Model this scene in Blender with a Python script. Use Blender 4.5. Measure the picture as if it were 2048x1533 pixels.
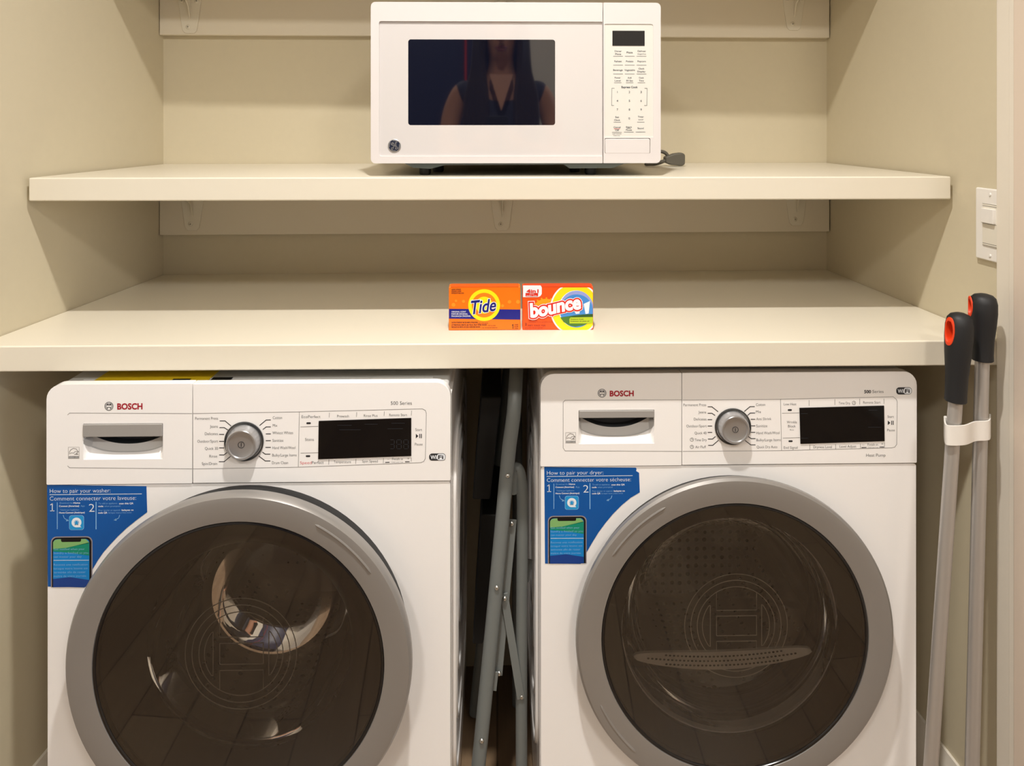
import bpy, bmesh, math, random
from mathutils import Vector, Matrix
random.seed(7)
C = bpy.context.scene.collection
PI = math.pi
for o in list(bpy.data.objects): bpy.data.objects.remove(o)

# ------------------------------------------------------------------ camera, world, lights, exposure
HC = 1.2345            # lens height above the floor
FPX = 1480.0           # focal length for a 2048 px wide frame
YAW = 0.0198
HY = 248.4
K = 0.985              # closet scale about the lens
cam_d = bpy.data.cameras.new('camera'); cam = bpy.data.objects.new('camera', cam_d); C.objects.link(cam)
cam.location = (0, 0, HC); cam.rotation_euler = (PI/2, 0, -YAW)
cam_d.sensor_width = 36; cam_d.lens = FPX*36/2048; cam_d.shift_y = -(766.5-HY)/2048; cam_d.clip_start = 0.03
bpy.context.scene.camera = cam
w = bpy.data.worlds.new('world'); bpy.context.scene.world = w; w.use_nodes = True
w.node_tree.nodes['Background'].inputs[0].default_value = (0.55, 0.68, 1.0, 1); w.node_tree.nodes['Background'].inputs[1].default_value = 0.6
vs = bpy.context.scene.view_settings
vs.view_transform = 'Standard'; vs.look = 'None'; vs.gamma = 1; vs.use_curve_mapping = False; vs.exposure = 0.09
bpy.context.scene.cycles.max_bounces = 10
bpy.context.scene.cycles.transparent_max_bounces = 16
bpy.context.scene.cycles.sample_clamp_indirect = 4
CEIL = HC + 1.36*K
def lamp(name, kind, loc, energy, color, **k):
    d = bpy.data.lights.new(name, kind); o = bpy.data.objects.new(name, d); C.objects.link(o)
    o.location = loc; d.energy = energy; d.color = color
    rot = k.pop('rot', None)
    for a, b in k.items(): setattr(d, a, b)
    if rot: o.rotation_euler = rot
    return o
WARM = (1.0, 0.965, 0.91)
lamp('downlight_beam', 'SPOT', (0.0, 0.528*K, CEIL-.012), 150, WARM, shadow_soft_size=.035, spot_size=math.radians(124), spot_blend=1.0, rot=(math.radians(3), 0, 0))
for hx in (-.75, .85): lamp('hall_fill', 'AREA', (hx, -1.1, CEIL-.012), 22, WARM, shape='DISK', size=.4)  # unseen pair of lamps added as fill from behind the camera
lamp('daylight_beam', 'AREA', (1.72, -0.75, 1.45), 26, (0.74, 0.86, 1.0), shape='RECTANGLE', size=1.0, size_y=1.3, rot=(0, PI/2, 0))

# ------------------------------------------------------------------ helpers
def lin(c):
    return tuple(((x/255)/12.92 if x/255 <= .04045 else ((x/255+.055)/1.055)**2.4) for x in c)
MATS = {}
def M(name, rgb, rough=.5, metal=0, ior=1.5, emit=0, noise=0, bump=0, scale=20, coat=0, aniso=0):
    if name in MATS: return MATS[name]
    m = bpy.data.materials.new(name); m.use_nodes = True; nt = m.node_tree; b = nt.nodes['Principled BSDF']
    c = lin(rgb)+(1,)
    b.inputs['Base Color'].default_value = c; b.inputs['Roughness'].default_value = rough
    b.inputs['Metallic'].default_value = metal; b.inputs['IOR'].default_value = ior
    b.inputs['Coat Weight'].default_value = coat
    if coat: b.inputs['Coat Roughness'].default_value = .04
    if emit:
        b.inputs['Emission Color'].default_value = c; b.inputs['Emission Strength'].default_value = emit
    if noise or bump:
        tc = nt.nodes.new('ShaderNodeTexCoord'); n = nt.nodes.new('ShaderNodeTexNoise')
        n.inputs['Scale'].default_value = scale; n.inputs['Detail'].default_value = 4
        nt.links.new(tc.outputs['Object'], n.inputs['Vector'])
        if noise:
            mx = nt.nodes.new('ShaderNodeMix'); mx.data_type = 'RGBA'; mx.blend_type = 'MULTIPLY'
            mx.inputs[0].default_value = noise; mx.inputs[6].default_value = c
            nt.links.new(n.outputs['Color'], mx.inputs[7]); nt.links.new(n.outputs['Fac'], mx.inputs[7])
            nt.links.new(mx.outputs[2], b.inputs['Base Color'])
        if bump:
            bp = nt.nodes.new('ShaderNodeBump'); bp.inputs['Strength'].default_value = bump; bp.inputs['Distance'].default_value = .002
            nt.links.new(n.outputs['Fac'], bp.inputs['Height']); nt.links.new(bp.outputs['Normal'], b.inputs['Normal'])
    MATS[name] = m
    return m
def glass(name, tint, gloss=.9, ior=1.5, rough=.02):
    m = bpy.data.materials.new(name); m.use_nodes = True; nt = m.node_tree
    nt.nodes.remove(nt.nodes['Principled BSDF']); out = nt.nodes['Material Output']
    t = nt.nodes.new('ShaderNodeBsdfTransparent'); t.inputs[0].default_value = tuple(tint)+(1,)
    g = nt.nodes.new('ShaderNodeBsdfGlossy'); g.inputs[0].default_value = (gloss,)*3+(1,); g.inputs['Roughness'].default_value = rough
    f = nt.nodes.new('ShaderNodeFresnel'); f.inputs[0].default_value = ior
    mx = nt.nodes.new('ShaderNodeMixShader')
    nt.links.new(f.outputs[0], mx.inputs[0]); nt.links.new(t.outputs[0], mx.inputs[1]); nt.links.new(g.outputs[0], mx.inputs[2])
    nt.links.new(mx.outputs[0], out.inputs[0])
    return m

class MB:
    """collects shapes and links them as one mesh object"""
    def __init__(s): s.v = []; s.f = []; s.m = []; s.mi = 0
    def add(s, vs, fs):
        n = len(s.v); s.v += [tuple(v) for v in vs]; s.f += [tuple(i+n for i in f) for f in fs]; s.m += [s.mi]*len(fs)
        return s
    def box(s, x0, x1, y0, y1, z0, z1):
        return s.add([(x, y, z) for x in (x0, x1) for y in (y0, y1) for z in (z0, z1)],
                     [(0,1,3,2), (4,6,7,5), (0,4,5,1), (2,3,7,6), (0,2,6,4), (1,5,7,3)])
    def prism(s, pts, z0, z1):          # outline in xy, raised in z
        n = len(pts)
        return s.add([(x, y, z0) for x, y in pts]+[(x, y, z1) for x, y in pts],
                     [tuple(range(n))[::-1], tuple(range(n, 2*n))]+[(i, (i+1) % n, n+(i+1) % n, n+i) for i in range(n)])
    def slab(s, pts, y0, y1):           # outline in xz, thickness in y (y0 = front)
        n = len(pts)
        return s.add([(x, y0, z) for x, z in pts]+[(x, y1, z) for x, z in pts],
                     [tuple(range(n))[::-1], tuple(range(n, 2*n))]+[(i, n+i, n+(i+1) % n, (i+1) % n)[::-1] for i in range(n)])
    def plate(s, outer, holes, y0, y1): # slab with holes
        bm = bmesh.new(); loops = []
        for lp in [outer]+holes:
            vs = [bm.verts.new((x, y0, z)) for x, z in lp]; loops.append(vs)
            for i in range(len(vs)): bm.edges.new((vs[i], vs[(i+1) % len(vs)]))
        r = bmesh.ops.triangle_fill(bm, use_beauty=True, use_dissolve=False, edges=bm.edges[:])
        bm.verts.index_update()
        V = [tuple(v.co) for v in bm.verts]; F = []
        for f in bm.faces:
            ids = [v.index for v in f.verts]
            if f.normal.y > 0: ids = ids[::-1]
            F.append(tuple(ids))
        n = len(V)
        FB = [tuple(i+n for i in f[::-1]) for f in F]
        S = []
        for vs in loops:
            ids = [v.index for v in vs]; k = len(ids)
            for i in range(k): S.append((ids[i], ids[(i+1) % k], n+ids[(i+1) % k], n+ids[i]))
        bm.free()
        return s.add(V+[(x, y1, z) for x, y, z in V], F+FB+S)
    def tube(s, pts, r, n=12, caps=True, closed=False, flat=None):
        pts = [Vector(p) for p in pts]; rs = r if isinstance(r, (list, tuple)) else [r]*len(pts)
        V = []; F = []; k = len(pts); up = None
        for i, p in enumerate(pts):
            a = pts[(i-1) % k] if (closed or i > 0) else p; b = pts[(i+1) % k] if (closed or i < k-1) else p
            t = (b-a).normalized()
            if up is None: up = Vector((0, 1, 0)) if abs(t.y) < .9 else Vector((1, 0, 0))
            sd = t.cross(up).normalized(); up = sd.cross(t).normalized()
            for j in range(n):
                an = 2*PI*j/n; fx = 1 if flat is None else flat
                V.append(p+sd*math.cos(an)*rs[i]+up*math.sin(an)*rs[i]*fx)
        for i in range(k if closed else k-1):
            for j in range(n):
                F.append((i*n+j, i*n+(j+1) % n, ((i+1) % k)*n+(j+1) % n, ((i+1) % k)*n+j))
        if caps and not closed:
            F.append(tuple(range(n))[::-1]); F.append(tuple((k-1)*n+j for j in range(n)))
        return s.add(V, F)
    def lathe(s, prof, cx, cz, n=96, closed=False, y0=0, axis='y'):   # prof of (radius, y); turned about the y axis
        V = []; F = []; k = len(prof)
        for r, y in prof:
            for j in range(n):
                a = 2*PI*j/n
                if axis == 'y': V.append((cx+r*math.cos(a), y0+y, cz+r*math.sin(a)))
                else: V.append((cx+r*math.cos(a), cz+r*math.sin(a), y0+y))
        for i in range(k if closed else k-1):
            for j in range(n):
                F.append((i*n+j, i*n+(j+1) % n, ((i+1) % k)*n+(j+1) % n, ((i+1) % k)*n+j))
        s.add(V, F)
        if not closed:
            for i in (0, k-1):
                if prof[i][0] < 1e-3: s.add([V[i*n+j] for j in range(n)], [tuple(range(n))])
        return s
    def grid(s, fn, nu, nv):
        V = [fn(i/nu, j/nv) for j in range(nv+1) for i in range(nu+1)]
        return s.add(V, [(j*(nu+1)+i, j*(nu+1)+i+1, (j+1)*(nu+1)+i+1, (j+1)*(nu+1)+i) for j in range(nv) for i in range(nu)])
    def ball(s, c, r, n=16):
        rx, ry, rz = r if isinstance(r, (list, tuple)) else (r, r, r); V = []; F = []
        m = n//2
        for i in range(m+1):
            t = PI*i/m
            for j in range(n):
                a = 2*PI*j/n; V.append((c[0]+rx*math.sin(t)*math.cos(a), c[1]+ry*math.sin(t)*math.sin(a), c[2]+rz*math.cos(t)))
        for i in range(m):
            for j in range(n): F.append((i*n+j, (i+1)*n+j, (i+1)*n+(j+1) % n, i*n+(j+1) % n))
        return s.add(V, F)
    def build(s, name, mats, parent=None, bevel=0, seg=3, angle=35, smooth=True, sub=0, fix=True):
        me = bpy.data.meshes.new(name); me.from_pydata(s.v, [], s.f)
        for mt in (mats if isinstance(mats, (list, tuple)) else [mats]): me.materials.append(mt)
        for p, i in zip(me.polygons, s.m): p.material_index = i
        bm = bmesh.new(); bm.from_mesh(me)
        if fix: bmesh.ops.remove_doubles(bm, verts=bm.verts, dist=1e-6); bmesh.ops.recalc_face_normals(bm, faces=bm.faces)
        bm.to_mesh(me); bm.free(); me.update()
        if smooth:
            me.shade_smooth(); me.set_sharp_from_angle(angle=math.radians(angle))
        o = bpy.data.objects.new(name, me); C.objects.link(o); o.parent = parent
        if bevel:
            b = o.modifiers.new('bevel', 'BEVEL'); b.width = bevel; b.segments = seg; b.limit_method = 'ANGLE'; b.angle_limit = math.radians(40)
            b.harden_normals = True
        if sub:
            b = o.modifiers.new('sub', 'SUBSURF'); b.levels = sub; b.render_levels = sub
        return o
def tag(o, label=None, cat=None, group=None, kind=None):
    for k, v in (('label', label), ('category', cat), ('group', group), ('kind', kind)):
        if v: o[k] = v
    return o
def empty(name, loc, label, cat, group=None):
    o = bpy.data.objects.new(name, None); C.objects.link(o); o.location = loc; o.empty_display_size = .05
    return tag(o, label, cat, group)
def struct(o): return tag(o, kind='structure')
def rrect(x0, x1, z0, z1, r, n=6):
    rs = r if isinstance(r, (list, tuple)) else (r,)*4       # bl, br, tr, tl
    P = []
    for (cx, cz, a0), q in zip(((x0, z0, PI), (x1, z0, 1.5*PI), (x1, z1, 0), (x0, z1, .5*PI)), rs):
        ox = cx+q*(1 if cx == x0 else -1); oz = cz+q*(1 if cz == z0 else -1)
        if q < 1e-6: P.append((cx, cz)); continue
        for i in range(n+1):
            a = a0+.5*PI*i/n; P.append((ox+q*math.cos(a), oz+q*math.sin(a)))
    return P
def circ(cx, cz, r, n=64, a0=0, a1=2*PI):
    full = abs(a1-a0-2*PI) < 1e-6
    return [(cx+r*math.cos(a0+(a1-a0)*i/(n if full else n-1)), cz+r*math.sin(a0+(a1-a0)*i/(n if full else n-1))) for i in range(n)]
def at(u, v, Y):
    """the point seen at (u, v) of the photograph on the vertical plane y = Y"""
    a = (u-1024)/FPX; c, s_ = math.cos(YAW), math.sin(YAW)
    dx, dy = a*c+s_, c-a*s_; k = Y/dy
    return dx*k, HC-(v-HY)/FPX*k
_tc = {}
def glyphs(txt, bold=0, shear=0, spacing=1.0):
    key = (txt, bold, shear, spacing)
    if key in _tc: return _tc[key]
    cu = bpy.data.curves.new('t', 'FONT'); cu.body = txt; cu.size = 1; cu.offset = bold; cu.shear = shear; cu.space_character = spacing
    cu.resolution_u = 3
    o = bpy.data.objects.new('t', cu); C.objects.link(o); bpy.context.view_layer.update()
    me = bpy.data.meshes.new_from_object(o.evaluated_get(bpy.context.evaluated_depsgraph_get()))
    V = [(v.co.x, v.co.y) for v in me.vertices]; F = [tuple(p.vertices) for p in me.polygons]
    bpy.data.objects.remove(o); bpy.data.curves.remove(cu); bpy.data.meshes.remove(me)
    _tc[key] = (V, F); return V, F
def glyphs3(txt, bevel, shear=0):
    key = (txt, 'b', bevel, shear)
    if key in _tc: return _tc[key]
    cu = bpy.data.curves.new('t', 'FONT'); cu.body = txt; cu.size = 1; cu.shear = shear; cu.bevel_depth = bevel; cu.bevel_resolution = 2; cu.resolution_u = 5
    o = bpy.data.objects.new('t', cu); C.objects.link(o); bpy.context.view_layer.update()
    me = bpy.data.meshes.new_from_object(o.evaluated_get(bpy.context.evaluated_depsgraph_get()))
    V = [tuple(v.co) for v in me.vertices]; F = [tuple(p.vertices) for p in me.polygons]
    bpy.data.objects.remove(o); bpy.data.curves.remove(cu); bpy.data.meshes.remove(me)
    _tc[key] = (V, F); return V, F
def text(mb, txt, x0, x1, zc, h, y, bold=0, shear=0, rot=0, wide=None):
    """text between x0 and x1, middle height zc, height h of a capital; faces -y"""
    V, F = glyphs(txt, bold, shear)
    if not V: return
    a = min(v[0] for v in V); b = max(v[0] for v in V)
    sx = (x1-x0)/(b-a); sz = h/.70; cx = (x0+x1)/2
    c, s_ = math.cos(rot), math.sin(rot)
    P = []
    for px, pz in V:
        X = (px-(a+b)/2)*sx; Z = (pz-.35)*sz
        P.append((cx+X*c-Z*s_, y, zc+X*s_+Z*c))
    mb.add(P, [f for f in F])
def line(mb, pts, w, y):
    """flat stroke through xz points on the plane y"""
    for (x0, z0), (x1, z1) in zip(pts, pts[1:]):
        dx, dz = x1-x0, z1-z0; L = math.hypot(dx, dz) or 1; nx, nz = -dz/L*w/2, dx/L*w/2; ex, ez = dx/L*w*.35, dz/L*w*.35
        mb.add([(x0+nx-ex, y, z0+nz-ez), (x1+nx+ex, y, z1+nz+ez), (x1-nx+ex, y, z1-nz+ez), (x0-nx-ex, y, z0-nz-ez)], [(0, 1, 2, 3)])
def flat(mb, pts, y): mb.add([(x, y, z) for x, z in pts], [tuple(range(len(pts)))])
def ring(mb, cx, cz, r0, r1, y, a0=0, a1=2*PI, n=48):
    V = []
    for i in range(n+1):
        a = a0+(a1-a0)*i/n
        V += [(cx+r0*math.cos(a), y, cz+r0*math.sin(a)), (cx+r1*math.cos(a), y, cz+r1*math.sin(a))]
    mb.add(V, [(2*i, 2*i+1, 2*i+3, 2*i+2) for i in range(n)])

# ------------------------------------------------------------------ materials
wall_m = M('wall paint', (212, 201, 174), .65, noise=.04, bump=.12, scale=60)
white_p = M('white painted wood', (238, 230, 216), .38, noise=.03, bump=.05, scale=30)
lam = M('shelf paint', (230, 222, 204), .30, noise=.02, bump=.04, scale=14)
cleat_m = M('cleat paint', (226, 216, 196), .5, bump=.05, scale=40)
ceil_m = M('ceiling paint', (240, 235, 225), .8, bump=.1, scale=80)
enamel = M('white enamel', (250, 247, 245), .22, coat=.3)
enamel_d = M('lid grey', (205, 204, 202), .35)
plast = M('white plastic', (240, 236, 230), .3)
mw_white = M('microwave white', (229, 223, 221), .22, coat=.4)
mw_panel = M('microwave door gloss', (222, 217, 215), .08, coat=1)
mw_key = M('microwave keypad film', (230, 227, 219), .3)
black_m = M('black plastic', (16, 17, 19), .45)
ink = M('black print', (38, 38, 42), .5)
ink_g = M('grey print', (128, 124, 120), .5)
seam_m = M('seam shade', (120, 116, 112), .6)
red_ink = M('red print', (168, 18, 40), .4)
red_b = M('bright red print', (214, 40, 44), .4)
disp = M('display glass', (5, 6, 10), .05, ior=1.45)
disp_seg = M('display segment', (40, 44, 50), .4)
silver = M('silver paint', (152, 148, 144), .36, metal=.4)
chrome = M('brushed steel', (186, 186, 188), .28, metal=.75)
handle_g = M('grey handle', (158, 154, 150), .4)
rubber = M('grey rubber', (58, 58, 60), .6)
rubber_b = M('black rubber', (14, 14, 15), .6)
tube_m = M('grey tube paint', (118, 122, 120), .38)
steel_m = M('rivet steel', (205, 205, 200), .25, metal=1)
alu = M('pole aluminium', (190, 186, 182), .38, metal=.6)
grip_m = M('black grip', (24, 25, 28), .55)
orange_g = M('orange grip liner', (232, 66, 22), .45)
blue_l = M('blue film', (0, 84, 162), .3)
white_ink = M('white print', (236, 240, 246), .5)
sky_ink = M('pale blue print', (140, 190, 235), .5)

# ------------------------------------------------------------------ the setting
XLf, XLb, XRf, XRb = -.8085*K, -.7590*K, .7967*K, .7750*K
FL, DBL, DBR = 1.1559*K, 1.700*K, 1.726*K
def XL(y): return XLf+(XLb-XLf)*(y-FL)/(1.7125*K-FL)
def XR(y): return XRf+(XRb-XRf)*(y-FL)/(1.7125*K-FL)
def DB(x): return 1.7125*K+.0132*K*(x/(.79*K))
struct(MB().prism([(XL(1.0)-.12, 1.0), (XL(1.0), 1.0), (XL(DBL), DBL), (XL(DBL)-.12, DBL)], 0, CEIL).build('wall_left', wall_m))
struct(MB().prism([(XR(1.0), 1.0), (XR(1.0)+.12, 1.0), (XR(DBR)+.12, DBR), (XR(DBR), DBR)], 0, CEIL).build('wall_right', wall_m))
struct(MB().prism([(-.95, DB(-.95)), (.95, DB(.95)), (.95, 1.84), (-.95, 1.84)], 0, CEIL).build('wall_back', wall_m))
# floor of planks
fm = bpy.data.materials.new('oak planks'); fm.use_nodes = True; nt = fm.node_tree; b = nt.nodes['Principled BSDF']
tc = nt.nodes.new('ShaderNodeTexCoord'); br = nt.nodes.new('ShaderNodeTexBrick'); nz = nt.nodes.new('ShaderNodeTexNoise'); mp = nt.nodes.new('ShaderNodeMapping')
br.inputs['Scale'].default_value = 1; br.inputs['Brick Width'].default_value = 1.2; br.inputs['Row Height'].default_value = .13; br.inputs['Mortar Size'].default_value = .002
br.inputs['Color1'].default_value = lin((156, 130, 102))+(1,); br.inputs['Color2'].default_value = lin((138, 112, 86))+(1,); br.inputs['Mortar'].default_value = lin((104, 82, 62))+(1,)
m2 = nt.nodes.new('ShaderNodeMapping'); m2.inputs['Rotation'].default_value = (0, 0, PI/2); nt.links.new(tc.outputs['Object'], m2.inputs['Vector']); nt.links.new(m2.outputs[0], br.inputs['Vector']); nt.links.new(tc.outputs['Object'], mp.inputs['Vector']); mp.inputs['Scale'].default_value = (40, 2, 2)
nt.links.new(mp.outputs[0], nz.inputs['Vector']); nz.inputs['Scale'].default_value = 3
mx = nt.nodes.new('ShaderNodeMix'); mx.data_type = 'RGBA'; mx.blend_type = 'MULTIPLY'; mx.inputs[0].default_value = .35
nt.links.new(br.outputs['Color'], mx.inputs[6]); nt.links.new(nz.outputs['Fac'], mx.inputs[7]); nt.links.new(mx.outputs[2], b.inputs['Base Color'])
b.inputs['Roughness'].default_value = .35
struct(MB().box(-1.6, 1.8, -2.3, 1.84, -.05, 0).build('floor', fm, smooth=False))
struct(MB().box(-1.6, 1.8, -2.3, 1.84, CEIL, CEIL+.05).build('ceiling', ceil_m, smooth=False))
hall_m = M('hall paint', (206, 198, 184), .7, bump=.1, scale=60)
struct(MB().box(-1.6, -1.5, -2.3, 1.0, 0, CEIL).build('wall_hall_left', hall_m))
# hall right wall with window opening
struct(MB().box(1.6, 1.7, -2.3, -1.3, 0, CEIL).box(1.6, 1.7, -.2, 1.0, 0, CEIL).box(1.6, 1.7, -1.3, -.2, 0, .8).box(1.6, 1.7, -1.3, -.2, 2.1, CEIL).build('wall_hall_right', hall_m))
fr = MB()
for a in (-1.3, -.77, -.24): fr.box(1.62, 1.66, a, a+.04, .8, 2.1)
for z in (.8, 2.06): fr.box(1.62, 1.66, -1.3, -.2, z, z+.04)
wn = struct(fr.build('window_1', white_p))
MB().box(1.638, 1.642, -1.27, -.23, .83, 2.07).build('pane', glass('window pane', (.95, .97, 1)), wn)
struct(MB().box(-1.6, XLf-.12, .9, 1.0, 0, CEIL).build('wall_front_left', hall_m))
struct(MB().box(XRf+.12, 1.7, .9, 1.0, 0, CEIL).build('wall_front_right', hall_m))
# hall rear wall with navy door
struct(MB().box(-1.6, -1.15, -2.3, -2.2, 0, CEIL).box(.02, 1.8, -2.3, -2.2, 0, CEIL).box(-1.15, .02, -2.3, -2.2, 2.3, CEIL).build('wall_hall_rear', hall_m))
dr = struct(MB().box(-1.14, .01, -2.28, -2.24, .005, 2.295).build('door_1', M('navy paint', (24, 32, 66), .4), bevel=.003))
MB().box(-.21, -.198, -2.24, -2.225, .02, 2.28).build('edge_strip', M('red strip paint', (190, 40, 34), .4), dr)
# jambs
def jamb(name, sx, xf):
    m = MB(); m.box(min(sx*xf, sx*(xf+.14)), max(sx*xf, sx*(xf+.14)), 0.985, 1.1555*K, 0, CEIL)
    struct(m.build(name, white_p, bevel=.003))
jamb('trim_1', 1, .7885*K); jamb('trim_2', -1, .802*K)
struct(MB().box(.7855*K, .93, 1.108*K, 1.1225*K, 0, CEIL).build('trim_3', white_p, bevel=.002))
struct(MB().box(.7825*K, .93, .88, 1.1085*K, 0, CEIL).build('trim_4', M('casing paint', (228, 212, 196), .5), bevel=.003))
# baseboards
def board(name, x0, x1, y0, y1, t, side):
    P = [(0, 0), (t, 0), (t, .105), (t*.55, .125), (t*.3, .15), (0, .15)]
    V = []; F = []
    for y, x in ((y0, x0), (y1, x1)):
        V += [(x+side*p, y, z) for p, z in P]
    n = len(P); F = [tuple(range(n)), tuple(range(n, 2*n))]+[(i, (i+1) % n, n+(i+1) % n, n+i) for i in range(n)]
    struct(MB().add(V, F).build(name, white_p))
board('baseboard_right', XR(1.14), XR(DBR-.002), 1.14, DBR-.002, .016, -1)
board('baseboard_left', XL(1.14), XL(DBL-.002), 1.14, DBL-.002, .016, 1)

# ------------------------------------------------------------------ shelves, cleats, brackets
ZL, ZU, FU = HC-.3425*K, HC-.0906*K, 1.2638*K
def shelf(name, yf, z0, z1, gap, label, gapf=0):
    pts = [(XL(yf)+gap, yf), (XR(yf)-gap, yf), (XR(DBR)-gap*.3, DB(.77)-.001), (XL(DBL)+gap*.3, DB(-.75)-.001)]
    o = MB().prism(pts, z0, z1).build(name, lam, bevel=.0025, seg=3)
    return tag(o, label, 'shelf')
shelf('worktop', FL, ZL-.040*K, ZL, .001, 'deep cream white worktop shelf directly above the laundry machines')
shelf('shelf', FU, ZU-.0396*K, ZU, .008, 'thick cream white shelf carrying the microwave')
shelf('shelf', 1.44*K, HC+.33*K, HC+.366*K, .004, 'shallow top shelf above the microwave')
TC = .019
def cleat(z0, z1, label):
    x0, x1 = XL(1.66)+.0015, XR(1.68)+.0
    x1 -= .003
    pts = [(x0, DB(x0)-TC), (x1, DB(x1)-TC), (x1, DB(x1)-.0005), (x0, DB(x0)-.0005)]
    return tag(MB().prism(pts, z0, z1).build('shelf_cleat', cleat_m, bevel=.001), label, 'cleat', None)
cleat(HC-.250*K, ZU-.0398*K, 'cream wall cleat board under the microwave shelf')
cleat(HC+.201*K, HC+.3295*K, 'cream wall cleat board behind the top of the microwave')
bracket_m = M('bracket paint', (226, 218, 200), .45)
def bracket(u, vb, ztop, reach, label):
    x = at(u, 400, 1.69*K)[0]; yb = DB(x)-TC; zb = at(u, vb, yb)[1]
    r = empty('shelf_bracket', (x, yb, zb), label, 'bracket', None)
    h = ztop-zb
    wt = .031; wb = .0155
    out = [(-wb, .006), (-wb+.006, 0), (wb-.006, 0), (wb, .006), (wb+.004, .03), (wt-.003, .095), (wt, h), (-wt, h), (-wt+.003, .095), (-wb-.004, .03)]
    MB().slab(out, -.0025, -.0001).build('back_plate', bracket_m, r, bevel=.0008)
    # arm and web
    MB().box(-.014, .014, -reach, -.0025, h-.0030, h-.0004).build('arm', bracket_m, r, bevel=.0008)
    V = [(.0, -.0026, .03), (.0, -.0026, h-.003), (.0, -reach+.06, h-.003), (.0, -.05, h-.030), (0, -.014, .06)]
    P = V+[(a+.0022, b_, c) for a, b_, c in V]; n = 5
    MB().add(P, [tuple(range(n)), tuple(range(n, 2*n))]+[(i, (i+1) % n, n+(i+1) % n, n+i) for i in range(n)]).build('web', bracket_m, r)
    for sx, sz in ((-.003, .0145), (.016, .072), (-.016, .072)):
        s_ = MB().lathe([(0, -.0049), (.0028, -.0048), (.0046, -.0038), (.0052, -.0026)], sx, sz, 20).build('screw', bracket_m, r)
        d = MB(); line(d, [(sx-.0018, sz), (sx+.0018, sz)], .0008, -.00495); line(d, [(sx, sz-.0018), (sx, sz+.0018)], .0008, -.00495)
        d.build('slot', M('screw slot', (70, 64, 52), .6), s_, smooth=False)
    return r
for u, vb, lb in ((388, 461, 'painted bracket under the microwave shelf at its left end'), (1004, 461, 'painted bracket under the middle of the microwave shelf'), (1597, 451, 'painted bracket under the microwave shelf at its right end')):
    bracket(u, vb, ZU-.0398*K, .33, lb)
for u, vb, lb in ((383, 67, 'painted bracket above the microwave shelf at the left, cut by the top of the photo'), (1010, 62, 'painted bracket behind the microwave top'), (1592, 61, 'painted bracket above the microwave shelf at the right, cut by the top of the photo')):
    bracket(u, vb, HC+.3295*K, .19, lb)

# ------------------------------------------------------------------ light switch
sw = empty('light_switch', (XR(1.17*K)-.0005, 1.17*K, HC-.1620*K), 'white dimmer light switch on the right wall beside the shelf ends', 'light switch')
def yz(o): o.rotation_euler = (0, 0, -PI/2+.039); return o      # front (-y) turned to face -x
m = MB().slab(rrect(-.035, .035, -.0573, .0573, .003), -.006, 0).build('cover_plate', plast, sw, bevel=.0025); yz(m)
yz(MB().slab(rrect(-.0165, .0165, -.0335, .0335, .0008), -.0075, -.004).build('insert', M('switch insert', (232, 226, 212), .3), sw, bevel=.0006))
yz(MB().slab(rrect(-.014, .014, .003, .026, .001), -.0125, -.006).build('slider', plast, sw, bevel=.0015))
sl = MB()
for z in (-.033, -.030, .0295, .033, .0015):
    sl = MB(); line(sl, [(-.0155, z), (.0155, z)], .0007, -.00765); yz(sl.build('groove', seam_m, sw, smooth=False))
for z in (.0483, -.0483):
    yz(MB().lathe([(0, -.0078), (.002, -.0076), (.0028, -.0058)], 0, z, 16).build('screw', plast, sw))

# ------------------------------------------------------------------ laundry machines
hole_m = None
def perforated(name, base, scale, thr=.22):
    m = bpy.data.materials.new(name); m.use_nodes = True; nt = m.node_tree; b = nt.nodes['Principled BSDF']
    tc = nt.nodes.new('ShaderNodeTexCoord'); v = nt.nodes.new('ShaderNodeTexVoronoi'); v.inputs['Scale'].default_value = scale; v.inputs['Randomness'].default_value = .15
    nt.links.new(tc.outputs['Object'], v.inputs['Vector'])
    r = nt.nodes.new('ShaderNodeValToRGB'); r.color_ramp.elements[0].position = thr; r.color_ramp.elements[1].position = thr+.06
    r.color_ramp.elements[0].color = (.01, .01, .01, 1); r.color_ramp.elements[1].color = lin(base)+(1,)
    nt.links.new(v.outputs['Distance'], r.inputs[0]); nt.links.new(r.outputs[0], b.inputs['Base Color'])
    b.inputs['Metallic'].default_value = .45; b.inputs['Roughness'].default_value = .32
    return m
drum_m = perforated('perforated drum steel', (205, 200, 198), 55)
smoke = glass('smoked door glass', (.84, .82, .80), .95, 1.95, .01)
bowl_m = glass('clear bowl glass', (.86, .88, .88), 1, 1.45, .015)
line_m = M('etched line', (250, 246, 238), .4)
inner_dark = M('door inner frame', (46, 43, 42), .35)

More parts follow.
